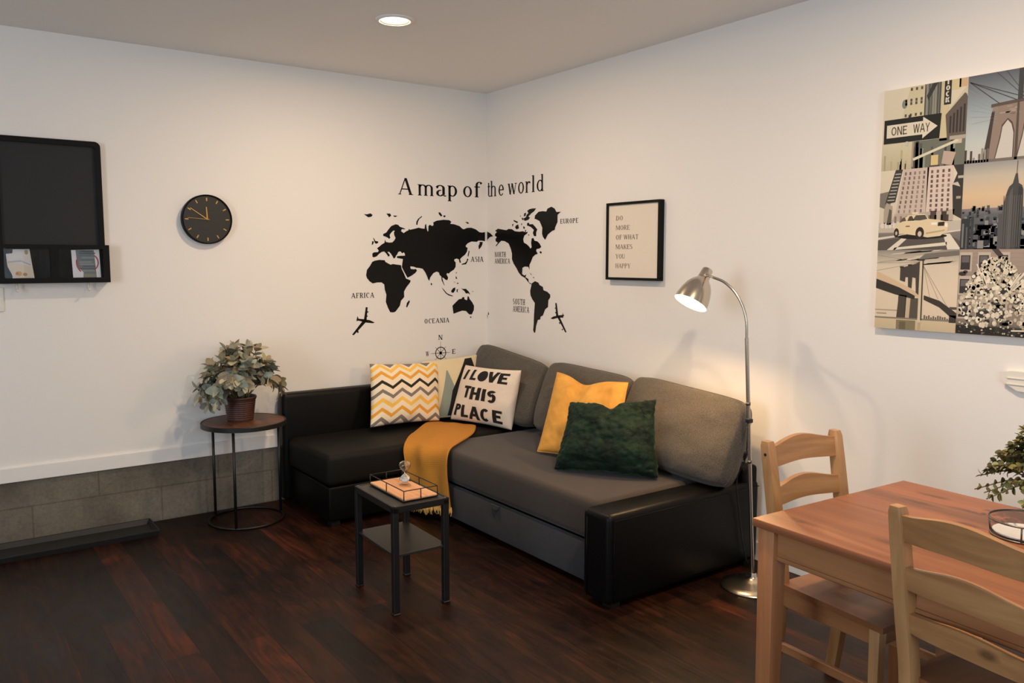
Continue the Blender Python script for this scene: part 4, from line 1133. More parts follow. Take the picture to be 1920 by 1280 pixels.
# small white fitting at the right edge of the view
t = thing('wall_fitting', 'small white slatted fitting on the right wall below the canvas', 'wall fitting', (0, -3.46, 0.99))
b = BM(); prism(b, [(3.372, 0.992), (3.372, 1.030), (3.40, 1.034), (3.56, 1.034), (3.56, 0.955), (3.42, 0.965)], lambda u, v, d: Vector((-d, -u, v)), 0.0, 0.022); obj('casing', b, M['plastic_white'], t, world=True)
for k in range(2):
    b = BM(); bbox(b, (-0.026, -3.555, 0.985 + 0.022 * k), (-0.02, -3.385, 0.990 + 0.022 * k), 0.001, 1); obj('slat', b, M['plastic_white'], t, world=True)

# ================================================================== soft things
def make_pillow(TL, TR, BL, BR, t, n=44, pw=0.42, pinch=0.05, rc=0.0, dents=(), wr=0.004, seed=0, bellow=0.0, sag=0.0):
    """point function P(u, v, side, off): side +1 front (towards the viewer side), -1 back, 0 mid sheet"""
    TL, TR, BL, BR = map(Vector, (TL, TR, BL, BR))
    N = ((BR - BL) + (TR - TL)).cross((TL - BL) + (TR - BR)).normalized()
    sd = Vector((seed * 3.7, seed * 1.3, seed * 2.1))
    def P(u, v, side=1, off=0.0):
        s, r = 2 * u - 1, 2 * v - 1
        k = 1 - rc * (abs(s) ** 5) * (abs(r) ** 5)
        s1 = s * (1 - pinch * (1 - r * r)) * k
        r1 = r * (1 - pinch * (1 - s * s)) * k
        th = (max(0.0, 1 - s * s) * max(0.0, 1 - r * r)) ** pw
        for u0, wd, dep in dents:
            g = math.exp(-((u - u0) / wd) ** 2)
            r1 -= dep * g * max(0.0, r) ** 2
            th *= 1 - 0.32 * math.exp(-((u - u0) / (wd * 0.55)) ** 2) * max(0.0, r * 0.75 + 0.25)
        r1 -= sag * s * s * (1 if r < 0 else 0) * r * r
        a, c = (s1 + 1) / 2, (r1 + 1) / 2
        p = BL.lerp(BR, a).lerp(TL.lerp(TR, a), c)
        th *= 1 + bellow * (-r)
        w_ = noise.noise(Vector((s * 2.2, r * 2.2, side * 2.0)) + sd) * 1.0 + noise.noise(Vector((s * 6.5, r * 6.5, side * 5.0)) + sd) * 0.35
        edge = min(1.0, 4 * min(1 - abs(s), 1 - abs(r)) + 0.15)
        return p + N * (side * (t / 2 * th + off) + wr * w_ * edge)
    return P, N
def pillow_mesh(P, n=44, sides=(1, -1)):
    bm = BM()
    uvl = bm.loops.layers.uv.new('UV')
    grid = {}
    def tt(i): 
        x = i / n
        return 0.5 - 0.5 * math.cos(PI * x) * (0.55) - 0.45 * (0.5 - x)    # denser at the rim
    for sgn in sides:
        for i in range(n + 1):
            for j in range(n + 1):
                rim = i in (0, n) or j in (0, n)
                key = (i, j, 0 if rim and len(sides) == 2 else sgn)
                if key not in grid:
                    u, v = tt(i), tt(j)
                    grid[key] = (bm.verts.new(P(u, v, 0 if rim else sgn)), u, v)
        for i in range(n):
            for j in range(n):
                ks = [(i, j), (i + 1, j), (i + 1, j + 1), (i, j + 1)]
                if sgn < 0: ks = ks[::-1]
                vv = [grid[(a, c, 0 if (a in (0, n) or c in (0, n)) and len(sides) == 2 else sgn)] for a, c in ks]
                f = bm.faces.new([x[0] for x in vv])
                for lp, x in zip(f.loops, vv): lp[uvl].uv = (x[1], x[2])
    return bm
def piping(P, r, n=36):
    pts = [(i / n, 0) for i in range(n)] + [(1, i / n) for i in range(n)] + [(1 - i / n, 1) for i in range(n)] + [(0, 1 - i / n) for i in range(n)]
    bm = BM()
    tube(bm, [P(u, v, 0) for u, v in pts], r, 6, closed=True)
    return bm

# ------------------------------------------------------------------ corner sofa
sofa = thing('corner_sofa', 'dark grey corner sofa bed with black faux leather chaise, arm and drawer', 'sofa', (-0.8, -1.2, 0))
def part(name, bm, mat, root, ang=35):
    o = obj(name, bm, mat, root, world=True)
    return smooth_by_angle(o, ang)
ARM = (-0.988, -2.336, 0.02), (-0.03, -2.168, 0.402)
b = BM(); bbox(b, *ARM, 0.026, 4)
arm = part('armrest', b, M['leather'], sofa)
b = BM()
z = 0.377
tube(b, [(-0.9885, -2.20, 0.03), (-0.9885, -2.20, 0.37)], 0.002, 6)
tube(b, [(-0.96, -2.337, 0.03), (-0.96, -2.337, 0.375), (-0.04, -2.337, 0.375)], 0.002, 6)
o = obj('seam', b, M['leather'], None, True); o.parent = arm; o.location = -sofa.location
b = BM(); bbox(b, (-0.87, -2.17, 0.03), (-0.03, -0.12, 0.205)); bbox(b, (-1.478, -0.672, 0.03), (-0.03, -0.10, 0.222), 0.012, 3)
part('base', b, M['leather'], sofa)
b = BM(); bbox(b, (-0.905, -2.166, 0.218), (-0.10, -0.735, 0.402), 0.038, 5)
part('main_seat', b, M['grey_seat'], sofa, 60)
b = BM(); bbox(b, (-0.897, -2.164, 0.03), (-0.865, -0.70, 0.207), 0.008, 3)
dr = part('drawer_front', b, M['grey_drawer'], sofa)
b = BM()
pts = [(-0.90, -1.40 - 0.04 * math.cos(a), 0.205 - 0.024 * math.sin(a)) for a in [PI * k / 10 for k in range(11)]]
f0 = [b.verts.new(p) for p in pts]; f1 = [b.verts.new(Vector(p) + Vector((-0.007, 0, 0))) for p in pts]
b.faces.new(f0); b.faces.new(f1[::-1])
for k in range(10): b.faces.new((f0[k], f0[k + 1], f1[k + 1], f1[k]))
b.faces.new((f0[-1], f0[0], f1[0], f1[-1]))
o = obj('pull_tab', b, M['grey_drawer'], None); o.parent = dr; o.location = -sofa.location
b = BM(); bbox(b, (-1.492, -0.692, 0.226), (-0.10, -0.112, 0.400), 0.034, 5)
part('chaise_seat', b, M['chaise_cloth'], sofa, 60)
b = BM(); bbox(b, (-1.515, -0.118, 0.02), (-0.13, -0.018, 0.655), 0.026, 4)
part('chaise_backrest', b, M['leather'], sofa)
b = BM(); bbox(b, (-0.125, -2.315, 0.03), (-0.018, -0.02, 0.47), 0.02, 3)
part('back_frame', b, M['leather'], sofa)
for x, y in ((-0.93, -2.29), (-0.08, -2.29), (-1.43, -0.62), (-1.43, -0.08)):
    b = BM(); bbox(b, (x - 0.025, y - 0.025, 0), (x + 0.025, y + 0.025, 0.034)); obj('foot', b, M['black_metal'], sofa, world=True)

# three loose back cushions
def back_cushion(y0, y1, zt0, zt1, lab, seed, xt=(-0.135, -0.135), xb=(-0.265, -0.265), zb=(0.425, 0.425)):
    P, N = make_pillow((xt[0], y0, zt0), (xt[1], y1, zt1), (xb[0], y0, zb[0]), (xb[1], y1, zb[1]), 0.19, pw=0.24, pinch=0.012, rc=0.09, wr=0.010, seed=seed, bellow=0.25)
    cen = P(0.5, 0.0, 0)
    t = thing('back_cushion', lab, 'sofa cushion', cen, 0, 'loose grey back cushions of the sofa')
    obj('cover', pillow_mesh(P, 40), M['grey_cushion'], t, True, world=True)
    obj('piping', piping(P, 0.0035), M['grey_cushion'], t, True, world=True)
    return t
back_cushion(-0.135, -0.885, 0.885, 0.800, 'grey back cushion in the wall corner behind the quote pillow', 1)
back_cushion(-0.900, -1.615, 0.835, 0.810, 'grey back cushion behind the mustard pillow', 2)
back_cushion(-1.625, -2.385, 0.835, 0.785, 'grey back cushion at the arm end, lit by the floor lamp', 3, xt=(-0.14, -0.15), xb=(-0.30, -0.32), zb=(0.42, 0.405))

# ------------------------------------------------------------------ throw pillows
def pillow_thing(P, mat, lab, n=44):
    t = thing('throw_pillow', lab, 'pillow', P(0.5, 0.0, 0), 0)
    obj('cover', pillow_mesh(P, n), mat, t, True, world=True)
    return t
# zigzag
P, N = make_pillow((-0.980, -0.165, 0.800), (-0.495, -0.165, 0.778), (-1.045, -0.290, 0.432), (-0.560, -0.290, 0.420), 0.14, pinch=0.045, wr=0.008, seed=4)
t = pillow_thing(P, M['chevron'], 'throw pillow with yellow, black and grey zigzag stripes on the chaise')
# landscape with dark and teal peaks
P, N = make_pillow((-0.612, -0.155, 0.787), (-0.190, -0.180, 0.808), (-0.620, -0.195, 0.415), (-0.235, -0.300, 0.415), 0.09, pinch=0.03, wr=0.003, seed=5)
t = pillow_thing(P, M['beige_cloth'], 'beige throw pillow printed with teal and black peaks, between the zigzag and quote pillows')
def on_pillow(P, off=0.0012):
    return lambda u, v: P(min(max(u, 0.0), 1.0), min(max(v, 0.0), 1.0), 1, off)
def patch(bm, quad, fn, n=14):
    (a, b_, c, d) = [Vector(p) for p in quad]
    g = [[bm.verts.new(fn(*(a.lerp(b_, i / n).lerp(d.lerp(c, i / n), j / n)))) for i in range(n + 1)] for j in range(n + 1)]
    for j in range(n):
        for i in range(n): bm.faces.new((g[j][i], g[j][i + 1], g[j + 1][i + 1], g[j + 1][i]))
b = BM(); patch(b, ((0.20, 0.03), (0.66, 0.03), (0.395, 0.80), (0.375, 0.80)), on_pillow(P)); obj('teal_peak', b, M['teal_cloth'], t, True, world=True)
b = BM(); patch(b, ((0.37, 0.03), (0.99, 0.03), (0.97, 0.45), (0.455, 0.45)), on_pillow(P, 0.0018)); patch(b, ((0.455, 0.45), (0.97, 0.45), (0.845, 0.965), (0.725, 0.965)), on_pillow(P, 0.0018)); obj('black_peak', b, M['black_cloth'], t, True, world=True)
b = BM(); patch(b, ((0.86, 0.30), (0.99, 0.30), (0.985, 0.78), (0.90, 0.70)), on_pillow(P, 0.0010)); obj('green_patch', b, M['green_tint_cloth'], t, True, world=True)
# quote pillow
P, N = make_pillow((-0.330, -0.235, 0.752), (-0.310, -0.820, 0.778), (-0.480, -0.290, 0.418), (-0.345, -0.770, 0.412), 0.14, pinch=0.045, wr=0.005, seed=6)
t = pillow_thing(P, M['cream_cloth'], 'white throw pillow with bold black words I LOVE THIS PLACE')
GB = Glyphs(0.225, 0.205, 0, 0.20)
fnp = on_pillow(P, 0.0015)
for tx, x, y, w, h, sl in (('I', 0.105, 0.740, 0.055, 0.185, 0.20), ('L', 0.255, 0.745, 0.120, 0.195, 0.08), ('V', 0.570, 0.740, 0.185, 0.195, -0.03), ('E', 0.760, 0.735, 0.140, 0.190, -0.04),
                       ('T', 0.200, 0.415, 0.140, 0.215, 0.06), ('H', 0.355, 0.395, 0.180, 0.225, 0.02), ('I', 0.565, 0.395, 0.062, 0.215, 0.0), ('S', 0.655, 0.385, 0.140, 0.215, 0.0),
                       ('P', 0.085, 0.085, 0.125, 0.205, 0.09), ('L', 0.225, 0.065, 0.125, 0.215, 0.06), ('A', 0.370, 0.050, 0.190, 0.225, 0.0), ('C', 0.572, 0.050, 0.155, 0.220, 0.0), ('E', 0.765, 0.060, 0.135, 0.215, -0.02)):
    b = BM(); quads(b, GB.text(tx, h, w, x0=x, y0=y, slant=sl), fnp); obj('letter', b, M['black_cloth'], t, world=True)
b = BM(); q = []; GB.arc(q, 0.482, 0.838, 0.088, 0.100, 0, 360, 0.05, 0.056, 30); GB.arc(q, 0.482, 0.838, 0.040, 0.046, 0, 360, 0.0395, 0.0455, 24)
quads(b, q, fnp)
obj('letter', b, M['black_cloth'], t, world=True)
# mustard velvet
P, N = make_pillow((-0.330, -1.185, 0.808), (-0.310, -1.726, 0.813), (-0.560, -1.305, 0.415), (-0.455, -1.810, 0.415), 0.14, pinch=0.055, dents=((0.44, 0.19, 0.17),), wr=0.013, seed=7)
t = pillow_thing(P, M['mustard_velvet'], 'mustard yellow velvet throw pillow with a karate-chop dent, behind the green pillow')
obj('piping', piping(P, 0.004), M['mustard_velvet'], t, True, world=True)
# green plush
P, N = make_pillow((-0.575, -1.590, 0.722), (-0.375, -1.985, 0.768), (-0.715, -1.640, 0.412), (-0.430, -2.065, 0.412), 0.18, pinch=0.065, dents=((0.50, 0.10, 0.17),), wr=0.016, seed=8, bellow=0.3)
t = thing('throw_pillow', 'dark green plush throw pillow in front of the mustard pillow', 'pillow', P(0.5, 0.0, 0), 0)
bmg = pillow_mesh(P, 110)
bmg.normal_update()
for v in bmg.verts:
    c = v.co
    h = noise.noise(c * 18) * 0.005 + noise.noise(c * 48 + Vector((3, 1, 7))) * 0.0040 + noise.noise(c * 120) * 0.002
    v.co = c + v.normal * (h + 0.003)
obj('cover', bmg, M['green_plush'], t, True, world=True)

# ------------------------------------------------------------------ knitted throw
Lc = catmull([(-0.585, -0.225, 0.404), (-0.70, -0.33, 0.410), (-0.88, -0.52, 0.412), (-0.99, -0.645, 0.410), (-1.040, -0.712, 0.375), (-1.042, -0.735, 0.27), (-1.030, -0.742, 0.17), (-1.015, -0.748, 0.075)], 8)
Rc = catmull([(-0.43, -0.50, 0.404), (-0.485, -0.59, 0.412), (-0.60, -0.735, 0.414), (-0.79, -0.895, 0.412), (-0.925, -1.005, 0.405), (-0.945, -1.022, 0.30), (-0.942, -1.030, 0.20), (-0.935, -1.036, 0.105)], 8)
Cc = catmull([(-0.50, -0.35, 0.406), (-0.58, -0.46, 0.425), (-0.73, -0.63, 0.440), (-0.88, -0.76, 0.425), (-0.955, -0.83, 0.372), (-0.965, -0.86, 0.27), (-0.965, -0.875, 0.17), (-0.965, -0.885, 0.088)], 8)
t = thing('throw_blanket', 'mustard knitted throw blanket draped over the sofa corner', 'blanket', (-0.95, -0.86, 0.09))
def sheet(i, a):
    l, c, r = Lc[i], Cc[i], Rc[i]
    p = l * (1 - a) * (1 - a) + c * 2 * a * (1 - a) * 1.0 + r * a * a
    k = i / (len(Lc) - 1)
    n = (r - l).cross(Lc[min(i + 1, len(Lc) - 1)] - Lc[max(i - 1, 0)])
    n.normalize()
    f = math.sin(a * 12 + 1.2 + k * 2.0) * 0.007 * (0.35 + k) + noise.noise(Vector((a * 4, k * 5, 3))) * 0.010
    return p - n * f * (1 if k > 0.3 else 0.6), -n
b = BM(); uvl = b.loops.layers.uv.new('UV')
na = 36
G = [[[b.verts.new(sheet(i, k / na)[0] + sheet(i, k / na)[1] * d) for k in range(na + 1)] for i in range(len(Lc))] for d in (0.0, 0.006)]
for s_ in (0, 1):
    for i in range(len(Lc) - 1):
        for k in range(na):
            f = b.faces.new([G[s_][i][k], G[s_][i][k + 1], G[s_][i + 1][k + 1], G[s_][i + 1][k]])
            for lp, (ii, kk) in zip(f.loops, ((i, k), (i, k + 1), (i + 1, k + 1), (i + 1, k))): lp[uvl].uv = (kk / na, ii / (len(Lc) - 1))
for i in range(len(Lc) - 1):
    for k in (0, na): b.faces.new((G[0][i][k], G[0][i + 1][k], G[1][i + 1][k], G[1][i][k]))
for k in range(na): b.faces.new((G[0][-1][k], G[0][-1][k + 1], G[1][-1][k + 1], G[1][-1][k]))
obj('knit', b, M['knit'], t, True, world=True)
R_ = random.Random(9)
b = BM()
for k in range(64):
    p = sheet(len(Lc) - 1, k / 63)[0]
    q1 = p + Vector((R_.uniform(-.006, .006), R_.uniform(-.006, .006), -0.022)); q2 = p + Vector((R_.uniform(-.012, .012), R_.uniform(-.012, .012), -0.040 - R_.random() * 0.012))
    tube(b, [p + Vector((0, 0, 0.004)), q1, q2], [0.0032, 0.0034, 0.0018], 5)
obj('fringe', b, M['fringe'], t, True, world=True)

# ================================================================== small tables
t = thing('side_table', 'small black two-tier side table in front of the sofa', 'side table', (-1.578, -1.668, 0), -0.035)
sx, sy, zt = 0.128, 0.195, 0.450
b = BM(); box(b, (0, 0, zt - 0.006), (2 * sx - 0.012, 2 * sy - 0.012, 0.010), 0.001, 1); obj('table_top', b, M['black_top'], t)
b = BM()
for s in (1, -1):
    box(b, (s * (sx - 0.005), 0, zt - 0.013), (0.010, 2 * sy, 0.028), 0.0015, 1); box(b, (0, s * (sy - 0.005), zt - 0.013), (2 * sx, 0.010, 0.028), 0.0015, 1)
obj('top_frame', b, M['black_metal'], t)
b = BM(); box(b, (0, 0, 0.245), (2 * sx - 0.014, 2 * sy - 0.014, 0.010), 0.001, 1); obj('lower_shelf', b, M['black_top'], t)
for s in (1, -1):
    for r in (1, -1):
        b = BM(); box(b, (s * (sx - 0.013), r * (sy - 0.013), (zt - 0.005) / 2 + 0.004), (0.026, 0.026, zt - 0.014), 0.002, 1)
        lg = obj('leg', b, M['black_metal'], t)
        b = BM(); box(b, (s * (sx - 0.013), r * (sy - 0.013), 0.004), (0.030, 0.030, 0.008), 0.002, 1); o = obj('foot_cap', b, M['cable'], lg)
        b = BM(); lathe(b, [(0.004, 0.0), (0.0035, 0.0018), (0.0004, 0.002)], 12, (s * (sx - 0.013), r * (sy - 0.013), zt + 0.0005)); obj('screw', b, M['steel_dark'], lg, True)
# tray with rail
t = thing('serving_tray', 'pale wooden tray with thin black wire rail on the side table', 'tray', (-1.562, -1.662, 0.4505), -0.02)
tx, ty = 0.078, 0.160
b = BM(); box(b, (0, 0, 0.007), (2 * tx, 2 * ty, 0.012), 0.0015, 1); obj('wooden_base', b, M['tray_wood'], t)
b = BM(); rz = 0.046; rr = 0.0022
C4 = [(-tx, -ty), (tx, -ty), (tx, ty), (-tx, ty)]
tube(b, [(x, y, rz) for x, y in C4], rr, 6, closed=True)
for x, y in C4 + [(0, ty), (0, -ty), (tx, 0), (-tx, 0)]: tube(b, [(x, y, 0.004), (x, y, rz)], rr, 6)
tube(b, [(x * 1.01, y * 1.01, 0.004) for x, y in C4], 0.003, 6, closed=True)
obj('wire_rail', b, M['black_metal'], t, True)
# hourglass
t = thing('hourglass', 'small clear glass hourglass with white sand on the tray', 'hourglass', (-1.532, -1.625, 0.4640))
def bulb(z0, flip):
    pr_ = [(0.0035, 0.0), (0.0045, 0.004), (0.010, 0.010), (0.020, 0.018), (0.0255, 0.028), (0.0255, 0.036), (0.021, 0.045), (0.012, 0.0502), (0.0004, 0.0515)]
    inn = [(max(r - 0.0016, 0.0003), zz - (0.0016 if i > 5 else -0.0) ) for i, (r, zz) in enumerate(pr_)]
    prof = pr_ + inn[::-1]
    bm = BM(); lathe(bm, [(r, z0 + (zz if not flip else -zz)) for r, zz in prof], 32)
    return bm
obj('upper_bulb', bulb(0.0525, False), M['glass'], t, True)
obj('lower_bulb', bulb(0.0525, True), M['glass'], t, True)
b = BM(); lathe(b, [(0.0005, 0.0035), (0.010, 0.004), (0.0185, 0.009), (0.0228, 0.018), (0.0225, 0.024), (0.012, 0.030), (0.0005, 0.033)], 28); obj('sand', b, M['sand'], t, True)

# round plant table
RT = Vector((-1.785, -0.250, 0))
t = thing('round_table', 'small round wood-topped table with thin black metal legs by the concrete strip', 'side table', RT)
ht = 0.555
b = BM(); lathe(b, [(0.0005, ht), (0.215, ht), (0.217, ht - 0.002), (0.217, ht - 0.02), (0.0005, ht - 0.02)], 72); smooth_by_angle(obj('wooden_top', b, M['round_wood'], t), 30)
b = BM(); lathe(b, [(0.2172, ht - 0.024), (0.2172, ht + 0.001), (0.224, ht + 0.001), (0.2255, ht - 0.001), (0.2255, ht - 0.024), (0.2172, ht - 0.024)], 72); smooth_by_angle(obj('metal_rim', b, M['black_metal'], t), 30)
b = BM(); tube(b, circle_pts((0, 0), 0.198, 0.0065, 72), 0.0065, 8, closed=True); obj('base_ring', b, M['black_metal'], t, True)
for a in (130, 236, 3):
    b = BM(); a = math.radians(a); tube(b, [(0.197 * math.cos(a), 0.197 * math.sin(a), 0.008), (0.197 * math.cos(a), 0.197 * math.sin(a), ht - 0.021)], 0.0075, 10); obj('leg', b, M['black_metal'], t, True)

# ------------------------------------------------------------------ plants
def leaf(bm, cl, base, d, up, L_, W_, col, curl=0.25, fold=0.15, n=5):
    d = d.normalized(); side = d.cross(up)
    if side.length < 1e-4: side = d.cross(Vector((1, 0, 0)))
    side.normalize(); nrm = side.cross(d).normalized()
    rows = []
    for i in range(n + 1):
        s = i / n
        w = W_ * (math.sin(PI * min(1, s * 0.92 + 0.04)) ** 0.75) * 0.5
        c = base + d * (L_ * s) - nrm * (curl * L_ * s * s)
        rows.append((bm.verts.new(c - side * w + nrm * fold * w), bm.verts.new(c), bm.verts.new(c + side * w + nrm * fold * w)))
    for A, B in zip(rows, rows[1:]):
        for k in (0, 1):
            f = bm.faces.new((A[k], A[k + 1], B[k + 1], B[k]))
            f.smooth = True
            for lp in f.loops: lp[cl] = col
def foliage(name, mat, parent, stems, L_, W_, R, tint, pairs=5, clampy=None, world=True, jit=0.5):
    bm = BM(); cl = bm.loops.layers.color.new('Col'); sb = BM()
    for pts in stems:
        C_ = catmull(pts, 6)
        tube(sb, C_, [0.0022 * (1 - 0.6 * i / len(C_)) + 0.0006 for i in range(len(C_))], 5)
        for k in range(pairs):
            f = 0.30 + 0.70 * (k + 0.5) / pairs
            i = min(int(f * (len(C_) - 1)), len(C_) - 2)
            p, tan = C_[i], (C_[i + 1] - C_[i]).normalized()
            a0 = R.uniform(0, 2 * PI)
            for m_ in range(2 if k < pairs - 1 else 3):
                a = a0 + m_ * (PI if k < pairs - 1 else 2.1)
                o_ = Vector((math.cos(a), math.sin(a), 0)); o_ = (o_ - tan * o_.dot(tan)).normalized()
                d = (o_ * R.uniform(0.7, 1.2) + tan * R.uniform(0.4, 1.1) + Vector((0, 0, R.uniform(-.2, .3)))).normalized()
                s = R.uniform(0.72, 1.2); v = R.uniform(tint[0], tint[1]); w = R.uniform(-0.08, 0.08)
                if clampy is not None and p.y + d.y * L_ * s > clampy: d.y = -abs(d.y); d.normalize()
                leaf(bm, cl, p, d, (tan + Vector((0, 0, 0.6))).normalized(), L_ * s, W_ * s, (v + w, v, max(0, v - w), 1), R.uniform(0.0, 0.45), 0.25)
        leaf(bm, cl, C_[-1] - (C_[-1] - C_[-2]), (C_[-1] - C_[-3]), Vector((0.3, 0.2, 1)).normalized(), L_, W_ * 0.8, (tint[1],) * 3 + (1,), 0.1, 0.3)
    obj(name, bm, mat, parent, world=world)
    return sb
R_ = random.Random(21)
pc = Vector((-1.795, -0.225, ht + 0.001))
t = thing('potted_plant', 'grey-green soft-leaved plant in a ribbed brown pot on the round table', 'potted plant', pc)
prof = [(0.0005, 0.0), (0.068, 0.0), (0.070, 0.003)]
for k in range(10):
    z0 = 0.006 + k * 0.0112; r0 = 0.070 + 0.014 * (k / 10)
    prof += [(r0 - 0.0016, z0), (r0 + 0.0016, z0 + 0.004), (r0 + 0.0018, z0 + 0.0075)]
prof += [(0.084, 0.118), (0.0885, 0.120), (0.0895, 0.128), (0.088, 0.1335), (0.082, 0.1335), (0.080, 0.120)]
b = BM(); lathe(b, prof, 48); obj('pot', b, M['pot_brown'], t, True)
b = BM(); lathe(b, [(0.0005, 0.122), (0.04, 0.121), (0.081, 0.119)], 32); obj('soil', b, M['soil'], t, True)
stems = []
for k in range(46):
    a = 2 * PI * k / 46 * 5 + R_.uniform(-.3, .3)
    el = R_.random() ** 0.8
    spread = 0.055 + 0.150 * el
    hgt = 0.225 * (1 - el ** 1.7) + R_.uniform(-0.02, 0.03) + 0.03
    ey = 0.72 if math.sin(a) > 0 else 1.0
    r0 = pc + Vector((R_.uniform(-.04, .04), R_.uniform(-.04, .04), 0.118))
    tip = pc + Vector((math.cos(a) * spread * 1.08, math.sin(a) * spread * ey, 0.135 + hgt))
    mid = r0.lerp(tip, 0.5) + Vector((0, 0, 0.045 + 0.03 * el))
    stems.append([r0, mid, tip])
for tx_, ty_, tz_ in ((-0.235, -0.06, 0.118), (-0.20, -0.10, 0.085), (-0.16, -0.12, 0.10), (0.215, -0.05, 0.13), (0.225, 0.00, 0.165), (0.205, -0.10, 0.16), (-0.02, 0.0, 0.375), (-0.17, 0.03, 0.20), (0.10, 0.03, 0.31), (0.14, 0.0, 0.29)):
    r0 = pc + Vector((tx_ * 0.15, ty_ * 0.15, 0.118)); tip = pc + Vector((tx_, ty_, tz_ + 0.02))
    stems.append([r0, r0.lerp(tip, 0.5) + Vector((0, 0, 0.07 if tz_ < 0.25 else 0.02)), tip])
sb = foliage('leaves', M['sage_leaf'], t, stems, 0.060, 0.040, R_, (0.68, 1.0), 5, clampy=-0.03)
obj('stems', sb, M['stem'], t, True, world=True)

# ------------------------------------------------------------------ boot tray
t = thing('boot_tray', 'long shallow black rubber tray on the floor against the concrete', 'boot tray', (-2.64, -0.148, 0))
lx0, lx1, ly0, ly1 = -3.05, -2.243, -0.262, -0.030
b = BM(); bbox(b, (lx0 + .012, ly0 + .012, 0.0), (lx1 - .012, ly1 - .012, 0.008)); obj('tray_floor', b, M['rubber'], t, world=True)
b = BM()
sec = [(0.016, 0.0), (0.002, 0.022), (-0.004, 0.032), (-0.010, 0.033), (-0.010, 0.027), (0.0, 0.0)]
def rim_pt(o, z):
    return [(lx0 + o, ly0 + o, z), (lx1 - o, ly0 + o, z), (lx1 - o, ly1 - o, z), (lx0 + o, ly1 - o, z)]
rings = [[b.verts.new(p) for p in rim_pt(o + 0.010, z)] for o, z in sec]
for i in range(len(sec)):
    A, B = rings[i], rings[(i + 1) % len(sec)]
    for k in range(4): b.faces.new((A[k], A[(k + 1) % 4], B[(k + 1) % 4], B[k]))
obj('raised_rim', b, M['rubber'], t, world=True)

# ================================================================== floor lamp
LP = Vector((-0.284, -2.505, 0))
t = thing('floor_lamp', 'brushed steel reading floor lamp, lit, at the arm end of the sofa', 'floor lamp', LP)
LH, CMR = Vector((-0.811, 0.585, 0)), Vector((-0.77, -0.63, 0))
b = BM(); lathe(b, [(0.0005, 0.0), (0.140, 0.0), (0.142, 0.004), (0.138, 0.010), (0.105, 0.018), (0.060, 0.027), (0.028, 0.036), (0.016, 0.046), (0.013, 0.060), (0.0105, 0.062)], 64); smooth_by_angle(obj('base', b, M['steel'], t), 50)
def lean(p): return Vector(p) + LH * (0.0525 * max(0.0, Vector(p).z))      # the pole stands a little out of true
b = BM(); tube(b, [lean((0, 0, 0.05)), lean((0, 0, 1.10))], 0.0085, 14); smooth_by_angle(obj('pole', b, M['steel'], t), 50)
AR = Vector((-0.2, 0.98, 0))
arc = catmull([Vector((0, 0, 1.09)), Vector((0, 0, 1.175)), AR * 0.016 + Vector((0, 0, 1.240)), AR * 0.052 + Vector((0, 0, 1.298)), AR * 0.100 + Vector((0, 0, 1.338)), AR * 0.155 + Vector((0, 0, 1.358))], 8)
arc = [lean(p) for p in arc]
dax = (Vector((0, 0, -0.87)) + LH * 0.43 + CMR * 0.24).normalized()
mouth = lean(AR * 0.268 + Vector((0, 0, 1.240)))
neck = mouth - dax * 0.142
arc += [arc[-1].lerp(neck, 0.5) + Vector((0, 0, 0.004)), neck]
b = BM(); tube(b, arc, 0.0062, 12); obj('gooseneck', b, M['steel'], t, True)
for z in (0.56, 0.815):
    b = BM(); tube(b, [lean((0, 0, z - 0.006)), lean((0, 0, z + 0.006))], 0.0105, 14); obj('collar', b, M['steel_dark'], t, True)
b = BM(); box(b, lean((-0.004, -0.006, 0.742)), (0.024, 0.024, 0.018), 0.003); obj('cable_clip', b, M['cable'], t)
qm = Vector((0, 0, 1)).rotation_difference(dax).to_matrix()
def along(prof, n=48, flip=False):
    bm = BM(); lathe(bm, prof, n)
    for v in bm.verts: v.co = mouth + qm @ (v.co * 1.05)
    return bm
L0 = 0.118
outer = [(0.0005, -L0 - 0.052), (0.019, -L0 - 0.052), (0.0225, -L0 - 0.048), (0.0255, -L0 - 0.012), (0.0265, -L0 - 0.004), (0.0275, -L0 - 0.003), (0.030, -L0 + 0.001), (0.0425, -L0 + 0.014), (0.0555, -L0 + 0.036), (0.0650, -L0 + 0.064), (0.0710, -L0 + 0.092), (0.0735, 0.0)]
sh = smooth_by_angle(obj('shade', along(outer), M['steel'], t), 50)
inner = [(0.0735, 0.0), (0.0715, -0.0005), (0.0680, -0.020), (0.0600, -L0 + 0.070), (0.048, -L0 + 0.038), (0.032, -L0 + 0.013), (0.0005, -L0 + 0.006)]
obj('shade_lining', along(inner), M['shade_inner'], sh, True)
b = along([(0.0005, -0.030), (0.014, -0.033), (0.0235, -0.045), (0.0265, -0.060), (0.022, -0.076), (0.013, -0.095), (0.012, -0.108)], 24); obj('bulb', b, M['bulb'], sh, True)
b = BM()
cab = catmull([Vector((-0.008, 0.002, 0.742)), Vector((0.004, 0.016, 0.66)), Vector((0.020, 0.050, 0.59)), Vector((0.050, 0.095, 0.515)), Vector((0.090, 0.150, 0.44)), Vector((0.14, 0.215, 0.35))], 8)
cab = [LP + p for p in cab]
cab = [Vector((-0.322, -2.486, 0.745)), Vector((-0.318, -2.480, 0.70)), Vector((-0.308, -2.472, 0.655)), Vector((-0.290, -2.455, 0.600)), Vector((-0.268, -2.425, 0.530)), Vector((-0.256, -2.385, 0.470)), Vector((-0.235, -2.362, 0.405)), Vector((-0.20, -2.350, 0.300)), Vector((-0.16, -2.348, 0.12)), Vector((-0.12, -2.350, 0.006))]
cab = catmull(cab, 6)
